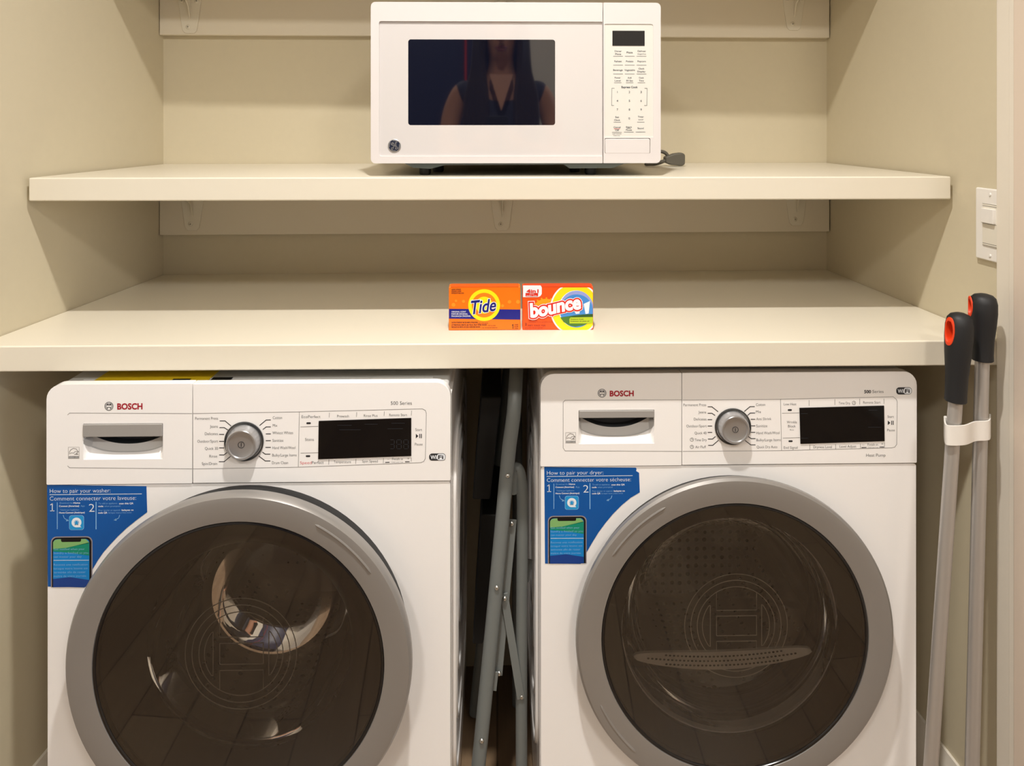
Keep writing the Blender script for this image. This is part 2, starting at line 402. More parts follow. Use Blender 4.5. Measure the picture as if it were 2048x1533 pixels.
def pair_label(on, x0, z0, parent, outline, head, foot):
    """blue film with pairing instructions, laid out in metres from its top left corner"""
    S = 1/1326.0
    def q(u, v): return x0+(u-94.5)*S, z0-(v-970)*S
    mb = MB(); Y = -.0006
    mats = [blue_l, white_ink, sky_ink, M('app icon blue', (30, 150, 215), .4), M('phone frame grey', (150, 140, 145), .3), M('phone black', (10, 12, 16), .3),
            M('screen green', (130, 180, 110), .4), M('screen teal', (0, 138, 110), .4), M('screen blue', (0, 130, 205), .4), M('screen deep blue', (16, 62, 140), .4)]
    mb.mi = 0; mb.slab(outline, -.0005, -.00005)
    def T(s, u0, u1, v, h, mi=1, bold=0, d=0):
        mb.mi = mi; a = q(u0, v); b_ = q(u1, v); text(mb, s, a[0], b_[0], a[1], h*S, Y-d, bold or -.012)
    def Lr(p, w, mi=1, d=0): mb.mi = mi; line(mb, [q(*a) for a in p], w*S, Y-d)
    def P(p, mi, d=0): mb.mi = mi; flat(mb, [q(*a) for a in p], Y-d)
    T(head, 100, 218, 982, 8.2); Lr([(100, 989.5), (279, 989.5)], 1.0); T(foot, 100, 268+(8 if 'sé' in foot else 0), 997, 8.2)
    Lr([(104.8, 1006.5), (104.8, 1021.5)], 1.5); Lr([(101, 1021.3), (108.6, 1021.3)], 1.2); Lr([(104.8, 1006.8), (101.3, 1009.5)], 1.3); T('2', 176, 187, 1016, 16)
    Lr([(114.5, 1005), (114.5, 1057)], 1.2, 2); Lr([(190, 1005), (190, 1058)], 1.6, 2)
    for s, u0, u1, v, bd, mi in (('Download the', 119, 144, 1006, 0, 2), ('Home', 146, 159, 1006, .02, 1), ('Connect (Americas)', 118, 157, 1012, .02, 1), ('App', 160, 168, 1012, 0, 2),
                    ('Téléchargez l’application', 120, 157, 1019.5, 0, 2), ('Home Connect (Amérique)', 118, 168, 1025, .02, 1),
                    ('To add an appliance,', 195, 232, 1007.5, 0, 2), ('scan this QR', 235, 263, 1008, .02, 1), ('code', 194, 204, 1013, .02, 1), ('when prompted', 206, 237, 1013, 0, 2),
                    ('Pour ajouter un appareil,', 195, 238, 1021, 0, 2), ('balayez ce', 240, 263, 1021, .02, 1), ('code QR', 194, 212, 1026, .02, 1), ('lorsque vous y êtes invité', 214, 259, 1026, 0, 2)):
        T(s, u0, u1, v, 3.2, mi, bd)
    # app icon
    a = q(137.5, 1059.5); b_ = q(166.5, 1030.5)
    mb.mi = 2; flat(mb, rrect(a[0], b_[0], a[1], b_[1], 5*S), Y)
    mb.mi = 3; flat(mb, rrect(a[0]+.7*S, b_[0]-.7*S, a[1]+.7*S, b_[1]-.7*S, 4.6*S), Y-.0001)
    c = q(152, 1044.5); mb.mi = 1; ring(mb, c[0], c[1], 4.6*S, 9.6*S, Y-.0002); P([(156, 1048), (161.5, 1054), (153, 1054)], 1, .00026)
    P([(148.5, 1049.5), (148.5, 1043), (152, 1039.5), (155.5, 1043), (155.5, 1049.5)], 1, .0002); P([(149, 1048.5), (149, 1043.4), (152, 1040.2), (155, 1043.4), (155, 1048.5)], 3, .0003)
    for p in ([(126, 1030), (128, 1036), (134, 1040)], [(236, 1031), (234, 1037), (227, 1040)]): Lr(p, 1, 2)
    P([(133, 1037.5), (137, 1041), (131.5, 1042)], 2); P([(228.5, 1037.5), (224.5, 1041), (230, 1042)], 2)
    # telephone picture
    top = [q(u, v) for u, v in ((102, 1171.5), (102, 1081))]
    def phone(x_0, x_1, v0, v1, r, mi, d):
        a = q(x_0, v1); b_ = q(x_1, v0); mb.mi = mi
        flat(mb, rrect(a[0], b_[0], a[1], b_[1], (0, 0, r*S, r*S)), Y-d)
    zb = 1171.5
    phone(102, 183, 1072, zb, 11, 4, 0); phone(104, 181, 1074, zb, 10, 5, .0001); phone(106.5, 177, 1077, zb, 8, 8, .0002)
    P([(106.6, 1096), (106.6, 1083), (110, 1078.5), (116, 1077.2), (170, 1077.2), (176, 1083), (176.8, 1085), (133, 1094)], 6, .0003)
    P([(106.6, 1096), (133, 1094), (176.8, 1084), (176.8, 1110), (140, 1104), (106.6, 1101)], 7, .0003)
    P([(106.6, 1155), (140, 1152), (176.8, 1158), (176.8, zb), (106.6, zb)], 9, .0003)
    a = q(122, 1082.5); b_ = q(161, 1076); mb.mi = 5; flat(mb, rrect(a[0], b_[0], a[1], b_[1], (3*S, 3*S, 0, 0)), Y-.0004)
    for s, u0, u1, v in (('Get notified when your', 108, 168, 1096.5), ('laundry is finished so you', 108, 175, 1104), ('can master your day', 108, 162, 1111.5),
                    ('Recevez une notification', 108, 174, 1127), ('lorsque votre lessive est', 108, 174, 1134.5), ('terminée afin de rester', 108, 170, 1142), ('maître de votre journée.', 108, 172, 1149.5)):
        T(s, u0, u1, v, 4.2, 2, 0, .0004)
    Lr([(108, 1118.5), (176, 1119)], .9, 1, .0004)
    return mb.build('instruction_label', mats, parent, smooth=False, fix=False)

def emblem_lines(cx, cz, R, y):
    mb = MB()
    t = R*.0085
    for r in (R, R*.88, R*.755):
        mb.tube([(x, y, z) for x, z in circ(cx, cz, r, 72)], t, 5, closed=True)
    a = .40*R; hb = R*.645
    def T(*p): mb.tube([(cx+x*R, y, cz+z*R) for x, z in p], t, 5)
    T((-.38, .64), (-.38, .30), (.40, .30), (.40, .64)); T((-.38, -.64), (-.38, -.30), (.40, -.30), (.40, -.64))
    T((-.38, .19), (.40, .19)); T((-.38, -.19), (.40, -.19)); T((-.38, .19), (-.38, -.19)); T((.40, .19), (.40, -.19))
    for s in (-1, 1):
        p = [(s*.50, .40)]+[(s*.655*math.cos(q), .655*math.sin(q)) for q in [math.radians(36-6*k) for k in range(13)]]+[(s*.50, -.40), (s*.50, .40)]
        T(*p)
    return mb

def machine(kind, X0, F, TOP, depth, D, name, label):
    wd = .598
    r = empty(name, (X0, F, 0), label, 'washing machine' if kind == 'w' else 'tumble dryer')
    def on(u, v, d=0): x, z = at(u, v, F-d); return x-X0, z
    zs = on(*D['seam'])[1]                 # seam between fascia and front panel
    cx, cz = wd/2, D['cz']
    # cabinet
    m = MB(); t = .012
    m.box(.0, t, .022, depth, .012, TOP-.026).box(wd-t, wd, .022, depth, .012, TOP-.026).box(t, wd-t, depth-t, depth, .012, TOP-.026).box(t, wd-t, .022, depth, .012, .03)
    m.build('cabinet', enamel, r)
    for sx, nx in ((0, -1), (wd, 1)):       # pressed side reliefs
        e = MB()
        for k in range(4):
            g = .045+.038*k; y0, y1 = .05+g*.85, depth-.03-g*.85; z0, z1 = .07+g*1.6, TOP-.09-g*1.1; rr = .09
            e.tube([(sx, y, z) for y, z in rrect(y0, y1, z0, z1, min(rr, (y1-y0)/2-.001), 8)], .0042, 8, closed=True, flat=1)
        e.build('side_relief', enamel, r)
    # top lid
    lid = MB().prism([(x, y) for x, y in rrect(0.004, wd-.004, .012, depth, (.012,)*4)], TOP-.026, TOP-.0085).build('top_lid', enamel_d, r, bevel=.005)
    g = MB()
    for k in range(3): g.box(.03, wd-.03, .020+.011*k, .0225+.011*k, TOP-.0086, TOP-.0074)
    g.build('lid_rib', enamel_d, lid)
    # feet
    for fx in (.05, wd-.05):
        for fy in (.06, depth-.06): MB().lathe([(0, 0), (.02, 0), (.02, .008), (.012, .012), (0, .012)], fx, fy, 20, axis='z').build('foot', black_m, r)
    # front panel with the door opening
    MB().plate(rrect(.0005, wd-.0005, .03, zs-.0012, .004), [circ(cx, cz, .170, 72)], .0, .022).build('front_panel', enamel, r, bevel=.0035, seg=3)
    MB().box(.006, wd-.006, .004, .02, .012, .029).build('kick_strip', enamel, r)
    MB().box(.004, wd-.004, .006, .022, zs-.004, zs+.004).build('seam_gasket', seam_m, r)
    # fascia: drawer panel and control panel
    xs = on(D['split'], 880)[0]
    hx0, hzt = on(*D['handle'][0]); hx1, hzb = on(*D['handle'][1]); hzm = on(0, D['handle'][2])[1]
    R = .022
    dp = MB().plate(rrect(0, xs-.0005, zs+.0006, TOP, (.002, .001, .001, R)), [rrect(hx0, hx1, hzb, hzt, .001, 2)], -.002, .014).build(
        'drawer_front' if kind == 'w' else 'tank_drawer_front', enamel, r, bevel=.003)
    cp = MB().slab(rrect(xs+.0005, wd, zs+.0006, TOP, (.001, .002, R, .001)), -.002, .014).build('control_panel', enamel, r, bevel=.003)
    # drawer grip: grey bar above a scooped pocket
    hc = (hx0+hx1)/2; hw = (hx1-hx0)/2
    MB().box(hx0+.0005, hx1-.0005, -.0045, .006, hzm, hzt-.0005).build('drawer_handle', handle_g, dp, bevel=.001)
    def arcs(q):
        q = abs(q)
        lo = hzb+(hzm-hzb)*(.17+.22*min(1, q/.86)**3+(.30*max(0, (q-.86)/.14)**2))
        op = hzb+(hzm-hzb)*(.47+.42*min(1, q/.95)**2.2)
        return lo, op
    def pocket(a, b_):
        x = hx0+(hx1-hx0)*a; q = (x-hc)/hw; lo, op = arcs(q)
        rows = [(hzb, -.0015), (hzb+(lo-hzb)*.5, .0045), (lo-.0004, .0095), (lo+.0003, .0125), ((lo+min(op, hzm))/2, .0145), (min(op, hzm+.001)-.0003, .0155), (min(op, hzm+.001), .032), (hzt, .032)]
        t = b_*(len(rows)-1); i = min(int(t), len(rows)-2); t -= i
        z = rows[i][0]*(1-t)+rows[i+1][0]*t; y = rows[i][1]*(1-t)+rows[i+1][1]*t
        e_ = min(1, (1-abs(q))/.09); y = -.0015+(y+.0015)*e_ if i < 5 else y
        return (x, y, z)
    mbp = MB().grid(pocket, 64, 14); mbp.m = [1 if (k_//64) >= 10 else (2 if (k_//64) < 4 else 0) for k_ in range(len(mbp.f))]
    mbp.build('drawer_pocket', [M('pocket plastic', (192, 190, 188), .35), M('pocket cavity shade', (58, 60, 64), .5), enamel], dp, angle=50)  # shade of the opening under the bar is put into the cavity colour
    # seams and frames printed or moulded on the fascia
    g = MB()
    for ln in D['frame']: line(g, [on(*p) for p in ln], .0006, -.00225)
    g.build('moulded_line', seam_m, cp, smooth=False)
    # lettering
    k1 = MB(); Y = -.0023
    pxm = FPX/F
    groups = {}
    du = D['dial'][0]
    for row in D['text']:
        u0 = row[1]; key = 'programme_lettering' if u0 < du else ('programme_lettering.' if u0 < D['optx'] else ('series_lettering' if row[0] in ('500 Series', '500', 'Series') else ('pump_lettering' if row[0] == 'Heat Pump' else ('start_lettering' if row[0] in ('Start', 'Pause') else ('upper_key_lettering' if row[3] < D['dial'][1]-20 else ('lower_key_lettering' if row[3] > D['dial'][1]+20 else 'side_key_lettering'))))))
        groups.setdefault(key, []).append(row)
    for key, rows in groups.items():
        kk = MB()
        for s, u0, u1, v, h, bd in rows: a = on(u0, v); b_ = on(u1, v); text(kk, s, a[0], b_[0], (a[1]+b_[1])/2, h/pxm, Y, bd or -.010)
        kk.build(key.rstrip('.'), ink, cp, smooth=False, fix=False)
    k1 = MB()
    for p in D['ticks']: line(k1, [on(*q) for q in p], 1.5/pxm, Y)
    for u, v in D['leds']:
        x, z = on(u, v); kk = MB(); flat(kk, rrect(x-.0033, x+.0033, z-.0014, z+.0014, .0013), Y); kk.build('indicator_lamp', ink, cp, smooth=False, fix=False)
    k1.build('dial_marks', ink, cp, smooth=False, fix=False); k1 = MB()
    u, v = D['play']; x, z = on(u, v); s_ = 1/pxm
    k1.add([(x-6*s_, Y, z-4.5*s_), (x-1*s_, Y, z), (x-6*s_, Y, z+4.5*s_)], [(0, 1, 2)])
    flat(k1, [(x+1*s_, z-4.2*s_), (x+2.6*s_, z-4.2*s_), (x+2.6*s_, z+4.2*s_), (x+1*s_, z+4.2*s_)], Y); flat(k1, [(x+4.2*s_, z-4.2*s_), (x+5.8*s_, z-4.2*s_), (x+5.8*s_, z+4.2*s_), (x+4.2*s_, z+4.2*s_)], Y)
    for u, v, rr in D['clocks']:
        x, z = on(u, v); ring(k1, x, z, (rr-.35)*s_, (rr+.35)*s_, Y, n=24); line(k1, [(x, z+rr*.6*s_), (x, z), (x+rr*.5*s_, z)], .6*s_, Y)
    k1.build('start_symbol', ink, cp, smooth=False, fix=False); k1 = MB()
    # wifi badge
    u0, u1, v = D['wifi']; a = on(u0, v+7); b_ = on(u1, v-7.5)
    k1.mi = 0; flat(k1, rrect(a[0], b_[0], a[1], b_[1], 6*s_), Y)
    mid = a[0]+(b_[0]-a[0])*.46
    k1.mi = 1; flat(k1, rrect(mid, b_[0]-.9*s_, a[1]+.9*s_, b_[1]-.9*s_, 5*s_), Y-.0002)
    text(k1, 'Wi', a[0]+2.6*s_, mid-.6*s_, (a[1]+b_[1])/2, 7.5*s_, Y-.0003, .03)
    k1.mi = 0; text(k1, 'Fi', mid+2.8*s_, b_[0]-4.5*s_, (a[1]+b_[1])/2, 7.5*s_, Y-.0003, .03)
    k1.build('wireless_badge', [ink, white_ink], cp, smooth=False, fix=False); k1 = MB()
    # energy mark
    u0, v0, u1, v1 = D['energy']; a = on(u0, v1); b_ = on(u1, v0); k1.mi = 2
    W_, H_ = b_[0]-a[0], b_[1]-a[1]
    line(k1, [(a[0], a[1]), (b_[0], a[1]), (b_[0], b_[1]), (a[0], b_[1]), (a[0], a[1])], .5*s_, Y)
    line(k1, [(a[0]+W_*x, a[1]+H_*z) for x, z in ((.08, .52), (.2, .75), (.45, .9), (.72, .85), (.92, .6))], .9*s_, Y)
    line(k1, [(a[0]+W_*x, a[1]+H_*z) for x, z in ((.05, .42), (.3, .52), (.5, .48), (.62, .62), (.95, .60), (.7, .42), (.92, .38), (.55, .36))], .8*s_, Y)
    flat(k1, [(a[0]+W_*.04, a[1]+H_*.04), (a[0]+W_*.96, a[1]+H_*.04), (a[0]+W_*.96, a[1]+H_*.22), (a[0]+W_*.04, a[1]+H_*.22)], Y)
    k1.mi = 1; text(k1, 'ENERGY STAR', a[0]+W_*.1, b_[0]-W_*.1, a[1]+H_*.13, H_*.11, Y-.0002)
    k1.build('energy_mark', [ink, white_ink, ink_g], dp, smooth=False, fix=False); k1 = MB()
    for s, u0, u1, v, h, bd in D['redtext']:
        a = on(u0, v); b_ = on(u1, v); text(k1, s, a[0], b_[0], (a[1]+b_[1])/2, h/pxm, Y, bd or -.010)
    if D['redtext']: k1.build('red_lettering', red_b, cp, smooth=False, fix=False)
    # maker's mark on the drawer side
    k2 = MB(); u0, u1, v, h = D['brand']; a = on(u0, v); b_ = on(u1, v)
    k2.mi = 0; text(k2, 'BOSCH', a[0], b_[0], (a[1]+b_[1])/2, h/pxm, Y, .035)
    x, z = on(*D['mark']); rr = 8.6*s_
    k2.mi = 1; ring(k2, x, z, rr*.86, rr, Y); ring(k2, x, z, rr*.45, rr*.62, Y, math.radians(35), math.radians(145)); 
    ring(k2, x, z, rr*.60, rr*.72, Y, -.9, .9, 16); ring(k2, x, z, rr*.60, rr*.72, Y, PI-.9, PI+.9, 16)
    for sg in (-1, 1):
        line(k2, [(x-rr*.36, z+sg*rr*.62), (x-rr*.36, z+sg*rr*.25), (x+rr*.36, z+sg*rr*.25), (x+rr*.36, z+sg*rr*.62)], rr*.14, Y)
    k2.build('maker_mark', [red_ink, M('mark grey', (84, 84, 88), .4)], dp, smooth=False, fix=False)
    # display
    P = [on(*p) for p in D['display']]
    ds = MB().slab(P[::-1], -.0035, -.002).build('display', disp, cp)
    sg = MB()
    if kind == 'w':
        for u in (784, 798, 812):
            for du, dv, vert in ((0, 0, 0), (0, 9, 0), (0, 18, 0), (-4.5, 4.5, 1), (4.5, 4.5, 1), (-4.5, 13.5, 1), (4.5, 13.5, 1)):
                if u == 784 and du < 0: continue
                a = on(u+du-(0 if vert else 3), 880+dv-(3 if vert else 0), .0035); b_ = on(u+du+(0 if vert else 3), 880+dv+(3 if vert else 0), .0035); line(sg, [a, b_], .0008, -.0037)
        for u0, u1, v in ((676, 704, 849), (730, 756, 847), (784, 810, 845), (680, 722, 858), (776, 806, 856)): line(sg, [on(u0, v), on(u1, v)], .0006, -.0037)
    else:
        for u0, u1, v in ((1600, 1613, 826), (1600, 1614, 875), (1735, 1752, 819), (1734, 1760, 853)): line(sg, [on(u0, v), on(u1, v)], .0006, -.0037)
    sg.build('segments', disp_seg, ds, smooth=False)
    # dial
    x, z = on(*D['dial']); q = D['dial_r']/pxm
    dl = MB().lathe([(q*.99, -.0022), (q*.98, -.006), (q*.93, -.0085), (q*.885, -.014), (q*.865, -.0165), (q*.82, -.0178), (q*.74, -.0176), (q*.70, -.0160), (q*.55, -.0152), (0, -.0150)], x, z, 64).build('program_dial', chrome, cp)
    MB().lathe([(q*1.03, -.0023), (q*1.12, -.0023), (q*1.12, -.0045), (q*1.04, -.0050)], x, z, 64).build('dial_collar', M('collar dark steel', (90, 92, 94), .3, metal=.8), cp)
    e = MB(); ring(e, x, z, q*.16, q*.19, -.0156, n=24); line(e, [(x, z-q*.09), (x, z+q*.09)], q*.04, -.0156)
    e.build('power_mark', ink, dl, smooth=False)
    # door
    pr = D['prot']; RR = .2465
    door = empty('door', (0, 0, 0), None, None); door.parent = r
    MB().lathe([(.236, 0), (.2395, -pr*.35), (.2395, -pr*.60), (.20, -pr*.60), (.172, -pr*.2), (.172, 0)], cx, cz, 96, closed=True).build('door_back_shell', rubber_b, door)
    MB().lathe([(.241, -pr*.58), (.2452, -pr*.62), (RR, -pr*.72), (RR-.0006, -pr*.88), (RR-.004, -pr*.975), (RR-.012, -pr), (.2110, -pr+.0025), (.2075, -pr+.003), (.2062, -pr+.006), (.2062, -pr+.014), (.22, -pr+.014), (.238, -pr*.60)], cx, cz, 128, closed=True).build('door_ring', silver, door)
    a0, a1 = D['grip_arc']
    for b0, b1 in D['grips']:
        MB().tube([(cx+.231*math.cos(a), -pr+.0012, cz+.231*math.sin(a)) for a in [math.radians(b0+(b1-b0)*k/20) for k in range(21)]], [.0008]+[.0024]*19+[.0008], 8).build('grip_ridge', silver, door)
    MB().lathe([(.2062, -pr+.0035), (.2035, -pr+.003), (.2015, -pr+.006), (.2015, -pr+.014), (.2062, -pr+.014)], cx, cz, 128, closed=True).build('glass_rim', M('rim black gloss', (26, 24, 24), .15), door)
    MB().lathe([(.2030, -pr+.005), (.16, -pr+.0035), (.10, -pr+.0025), (.05, -pr+.002), (.0005, -pr+.002)], cx, cz, 96).build('outer_pane', smoke, door)
    if kind == 'w':
        MB().lathe([(.2010, -pr+.016), (.178, -pr+.024), (.158, -pr+.040), (.152, -.002), (.166, -.002), (.172, -pr*.2)], cx, cz, 96).build('inner_frame', inner_dark, door)
        MB().lathe([(.158, -.006), (.154, .010), (.146, .045), (.130, .085), (.112, .105), (.098, .108), (.085, .100), (.070, .094), (.0005, .090)], cx, cz+.004, 96).build('glass_bowl', bowl_m, door)
    else:
        MB().lathe([(.2010, -pr+.014), (.192, -pr+.020), (.186, -.006), (.172, -.004), (.172, .0)], cx, cz, 96).build('inner_frame', inner_dark, door)
        MB().lathe([(.172, -.004), (.168, .016), (.155, .040), (.135, .052), (.10, .056), (.0005, .055)], cx, cz+.012, 96).build('glass_bowl', bowl_m, door)
    el = emblem_lines(*D['emb'], -pr+.026).build('embossed_emblem', line_m, door)
    # gasket, drum
    MB().lathe([(.170, .002), (.178, .02), (.176, .045), (.160, .06), (.158, .075), (.185, .085), (.19, .06), (.19, .005)], cx, cz, 96, closed=True).build('door_gasket', rubber if kind == 'w' else inner_dark, r)
    dm = MB().lathe([(.172, .088), (.236, .092), (.246, .105), (.246, depth-.10), (.235, depth-.08), (.12, depth-.075), (.0005, depth-.085)], cx, cz+.005, 96).build('drum', drum_m, r)
    for k in range(3):
        a = math.radians(100+120*k); ca, sa = math.cos(a), math.sin(a)
        P = []
        for yy in (.11, depth-.11):
            for t_, rr_ in ((-.035, .243), (-.012, .195), (.012, .195), (.035, .243)):
                P.append((cx+rr_*ca-t_*sa, yy, cz+.005+rr_*sa+t_*ca))
        MB().add(P, [(0, 1, 5, 4), (1, 2, 6, 5), (2, 3, 7, 6), (0, 3, 2, 1), (4, 5, 6, 7), (0, 4, 7, 3)]).build('drum_paddle', M('paddle steel', (190, 188, 186), .3, metal=.8), dm, bevel=.006)
    if kind == 'd':
        # lint screen across the lower opening
        F2 = -.012+pr*0
        a = at(1267, 1312, F-.010); b_ = at(1622, 1304, F-.010); x0, x1 = a[0]-X0, b_[0]-X0; zc = (a[1]+b_[1])/2
        zf = lambda t: zc-.0105*math.sin(PI*t)-.002+.006*t
        hf = lambda t: .0125*min(1, math.sin(PI*min(max(t, .0), 1))**.45)
        ls = MB()
        n = 60; V = []; F_ = []
        for i in range(n+1):
            t = i/n
            for s_2, yy in ((1, -.010), (-1, -.014)):
                V.append((x0+(x1-x0)*t, yy+.0, zf(t)+s_2*hf(t)))
        for i in range(n): F_.append((2*i, 2*i+1, 2*i+3, 2*i+2))
        n0 = len(V); V += [(x, y+.005, z) for x, y, z in V]; F_ += [tuple(n0+j for j in f[::-1]) for f in F_]
        F_ += [(2*i, 2*i+2, n0+2*i+2, n0+2*i) for i in range(n)]+[(2*i+1, n0+2*i+1, n0+2*i+3, 2*i+3) for i in range(n)]
        ls.add(V, F_)
        lo = ls.build('lint_screen', M('lint screen plastic', (244, 240, 232), .35), r)
        h_ = MB()
        for row in range(3):
            for i in range(38):
                t = .07+.86*(i+.5*(row % 2))/38.5
                x = x0+(x1-x0)*t; z = zf(t)+(row-1)*.0062
                if abs(row-1)*.0062 < hf(t)-.003: h_.add([(x+.0021*math.cos(q_), .0262-.040+.002*((z-zf(t))/.0125+1)-.0008, z+.0016*math.sin(q_)) for q_ in [2*PI*k/8 for k in range(8)]], [tuple(range(8))])
        h_.build('screen_holes', M('screen hole', (60, 56, 50), .6), lo, smooth=False)
    # blue instruction label
    lx, lz = on(*D['label'])
    out = [on(*p) for p in D['label_outline']]
    pair_label(on, lx, lz, r, out, D['head'], D['foot'])
    return r, on

wt = [('Permanent Press', 391.6, 437, 836, 5.6, 0), ('Jeans', 421, 437, 852, 5.6, 0), ('Delicates', 411, 437, 866.6, 5.6, 0), ('Outdoor/Sport', 396, 437, 881.6, 5.6, 0), ('Quick 30', 411, 437, 896, 5.6, 0), ('Rinse', 420, 435.5, 911.5, 5.6, 0), ('Spin/Drain', 405, 435.5, 926.3, 5.6, 0),
      ('Cotton', 546.5, 565, 834.5, 5.6, 0), ('Mix', 546.5, 555.5, 850, 5.6, 0), ('Whitest Whites', 546, 587, 864.7, 5.6, 0), ('Sanitize', 546, 567.5, 880, 5.6, 0), ('Hand Wash/Wool', 546, 591.5, 894.5, 5.6, 0), ('Bulky/Large Items', 545.5, 594, 909.3, 5.6, 0), ('Drum Clean', 545, 577, 924.5, 5.6, 0),
      ('EcoPerfect', 604, 641.5, 832.5, 5.6, 0), ('Prewash', 675, 698.5, 831.5, 5.2, 0), ('Rinse Plus', 728, 755.5, 830.5, 5.2, 0), ('Remote Start', 779, 814.5, 829, 5.2, 0), ('Stains', 611, 628.5, 878, 5.6, 0), ('Perfect', 624.5, 648, 924.2, 5.6, 0), ('Temperature', 668, 702.5, 922.7, 5.2, 0), ('Spin Speed', 725, 756, 921.5, 5.2, 0),
      ('Finish in', 785, 806, 917, 5.2, 0), ('–', 775, 779, 917, 5, 0), ('+', 815, 819, 916.5, 5, 0), ('Child Lock 3 sec', 783, 807, 923.5, 2.6, 0), ('Start', 831, 844.5, 858.5, 5.4, 0), ('Pause', 830, 845.5, 887.5, 5.4, 0), ('500 Series', 782, 824, 805.3, 7.2, 0)]
wticks = [[(441, 841), (451, 841), (463, 851)], [(440.5, 854.5), (449.5, 854.5), (456.5, 859)], [(440, 868), (449, 868)], [(440, 882), (449, 882)], [(440, 895), (449, 895)], [(440, 909), (449, 909), (455, 904.5)], [(439.5, 922.5), (449.5, 922.5), (462, 912)],
          [(520.5, 850), (533, 839.5), (542, 839.2)], [(527, 858), (533.5, 853), (542, 853)], [(533, 867), (542, 867)], [(533, 880.5), (542, 880.5)], [(532.5, 894), (542, 894)], [(526, 903.5), (531.5, 907.5), (541, 907.5)], [(519, 911.5), (531.5, 921), (541, 921)]]
Wd = dict(optx=599, seam=(480, 966), cz=HC-.775, split=386, handle=((168, 847), (327, 917.5), 874), frame=[
    [(137, 829), (141, 825.5), (385, 826.5)], [(137, 931), (141, 934.5), (385, 937)], [(387, 826.5), (600, 823), (845, 817), (851, 820), (853, 826), (851, 916), (848, 922), (843, 924)], [(387, 937), (600, 933.5), (843, 924.5)],
    [(599.5, 824), (597.5, 932.5)], [(602, 853), (637, 852)], [(602, 905.5), (637, 904.5)], [(659.5, 825), (659, 834)], [(714, 824), (713.5, 833)], [(769, 822.5), (768.5, 831)], [(823.5, 821), (823, 830)], [(658.5, 919), (658, 928)], [(712.5, 917.5), (712, 926.5)], [(767.5, 916), (767, 925)], [(823, 915), (823, 922)]],
    text=wt, ticks=wticks+[[(771.5, 924), (779, 923.8)], [(811, 922.8), (819, 922.6)]], leds=[(618, 845.7), (616.8, 911.5)], play=(838, 871.3), clocks=[], wifi=(858.5, 891.5, 913.5), energy=(138.5, 893.5, 160, 916.5),
    redtext=[('Speed', 601, 624, 924.5, 5.6, 0)], brand=(236, 286.5, 812, 11.5), mark=(219.5, 811.8), display=[(638.5, 841), (823, 835), (823, 910.5), (637.5, 917)],
    dial=(489.5, 881.5), dial_r=34.5, prot=.052, grip_arc=(0, 0), grips=((35, 62),), emb=None, label=(94.5, 970), label_outline=[(96, 1173.5), (94.5, 970), (293, 973), (294.5, 1024.7), (274, 1040), (254, 1056), (236, 1073), (221, 1089), (207, 1105), (196, 1121), (186, 1138), (179.6, 1149), (169.6, 1175.4)],
    head='How to pair your washer:', foot='Comment connecter votre laveuse:')
dt = [('Permanent Press', 1366, 1411.5, 809, 5.4, 0), ('Jeans', 1396, 1411.5, 823.5, 5.4, 0), ('Delicates', 1387, 1412, 837.5, 5.4, 0), ('Outdoor/Sport', 1372, 1412.5, 851.2, 5.4, 0), ('Quick 40', 1388.5, 1412, 865.2, 5.4, 0), ('Time Dry', 1388.5, 1412.5, 879, 5.4, 0), ('Air Fluff', 1390, 1411, 893, 5.4, 0),
      ('Cotton', 1511, 1529.5, 808.5, 5.4, 0), ('Mix', 1511, 1521, 822.7, 5.4, 0), ('Anti Shrink', 1511.5, 1541.5, 837, 5.4, 0), ('Sanitize', 1511.5, 1533.5, 851, 5.4, 0), ('Hand Wash/Wool', 1512, 1558, 865, 5.4, 0), ('Bulky/Large Items', 1512, 1560.5, 879, 5.4, 0), ('Quick Dry Auto', 1512.5, 1553.5, 893, 5.4, 0),
      ('Low Heat', 1566.5, 1591.5, 807.5, 5.2, 0), ('Wrinkle', 1572.5, 1592.5, 843.5, 5.2, 0), ('Block', 1575, 1590, 851.5, 5.2, 0), ('90 min', 1578.5, 1586.5, 859, 2.6, 0), ('End Signal', 1566.5, 1594, 894.3, 5.2, 0), ('Time Dry', 1676, 1699, 805.5, 5.2, 0), ('Remote Start', 1725, 1759.5, 804, 5.2, 0),
      ('Dryness Level', 1625.5, 1662.5, 893, 5.2, 0), ('Level Adjust', 1678, 1711, 892, 5.2, 0), ('Finish in', 1734, 1754.5, 888.3, 5, 0), ('–', 1722.5, 1727.5, 888.5, 5, 0), ('+', 1761, 1765, 887, 5, 0), ('Child Lock 3 sec', 1734, 1755, 894.2, 2.6, 0),
      ('Start', 1773.5, 1786, 832.5, 5.2, 0), ('Pause', 1773, 1788, 859.5, 5.2, 0), ('500', 1727, 1740.5, 782.7, 6.2, .03), ('Series', 1743.5, 1765.5, 782.3, 6.2, 0), ('Heat Pump', 1731, 1769.5, 909.5, 6.4, 0)]
dticks = [[(1415, 813), (1423, 813), (1435, 822.5)], [(1415, 826), (1423, 826), (1429, 830)], [(1415, 838.7), (1423, 838.7)], [(1415, 851.5), (1423, 851.5)], [(1415, 864.2), (1423, 864.2)], [(1415.5, 877.5), (1424, 877.5), (1430, 872.5)], [(1416, 890), (1424.5, 890), (1436, 880)],
          [(1488, 822), (1499, 812.7), (1508, 812.7)], [(1494.5, 830), (1499.5, 825.5), (1508.5, 825.5)], [(1501, 838), (1509, 838)], [(1501, 851), (1509, 851)], [(1501, 864), (1509, 864)], [(1495.5, 872.5), (1501.5, 876.5), (1509.5, 876.5)], [(1489, 880), (1500.5, 889), (1509.5, 889)]]
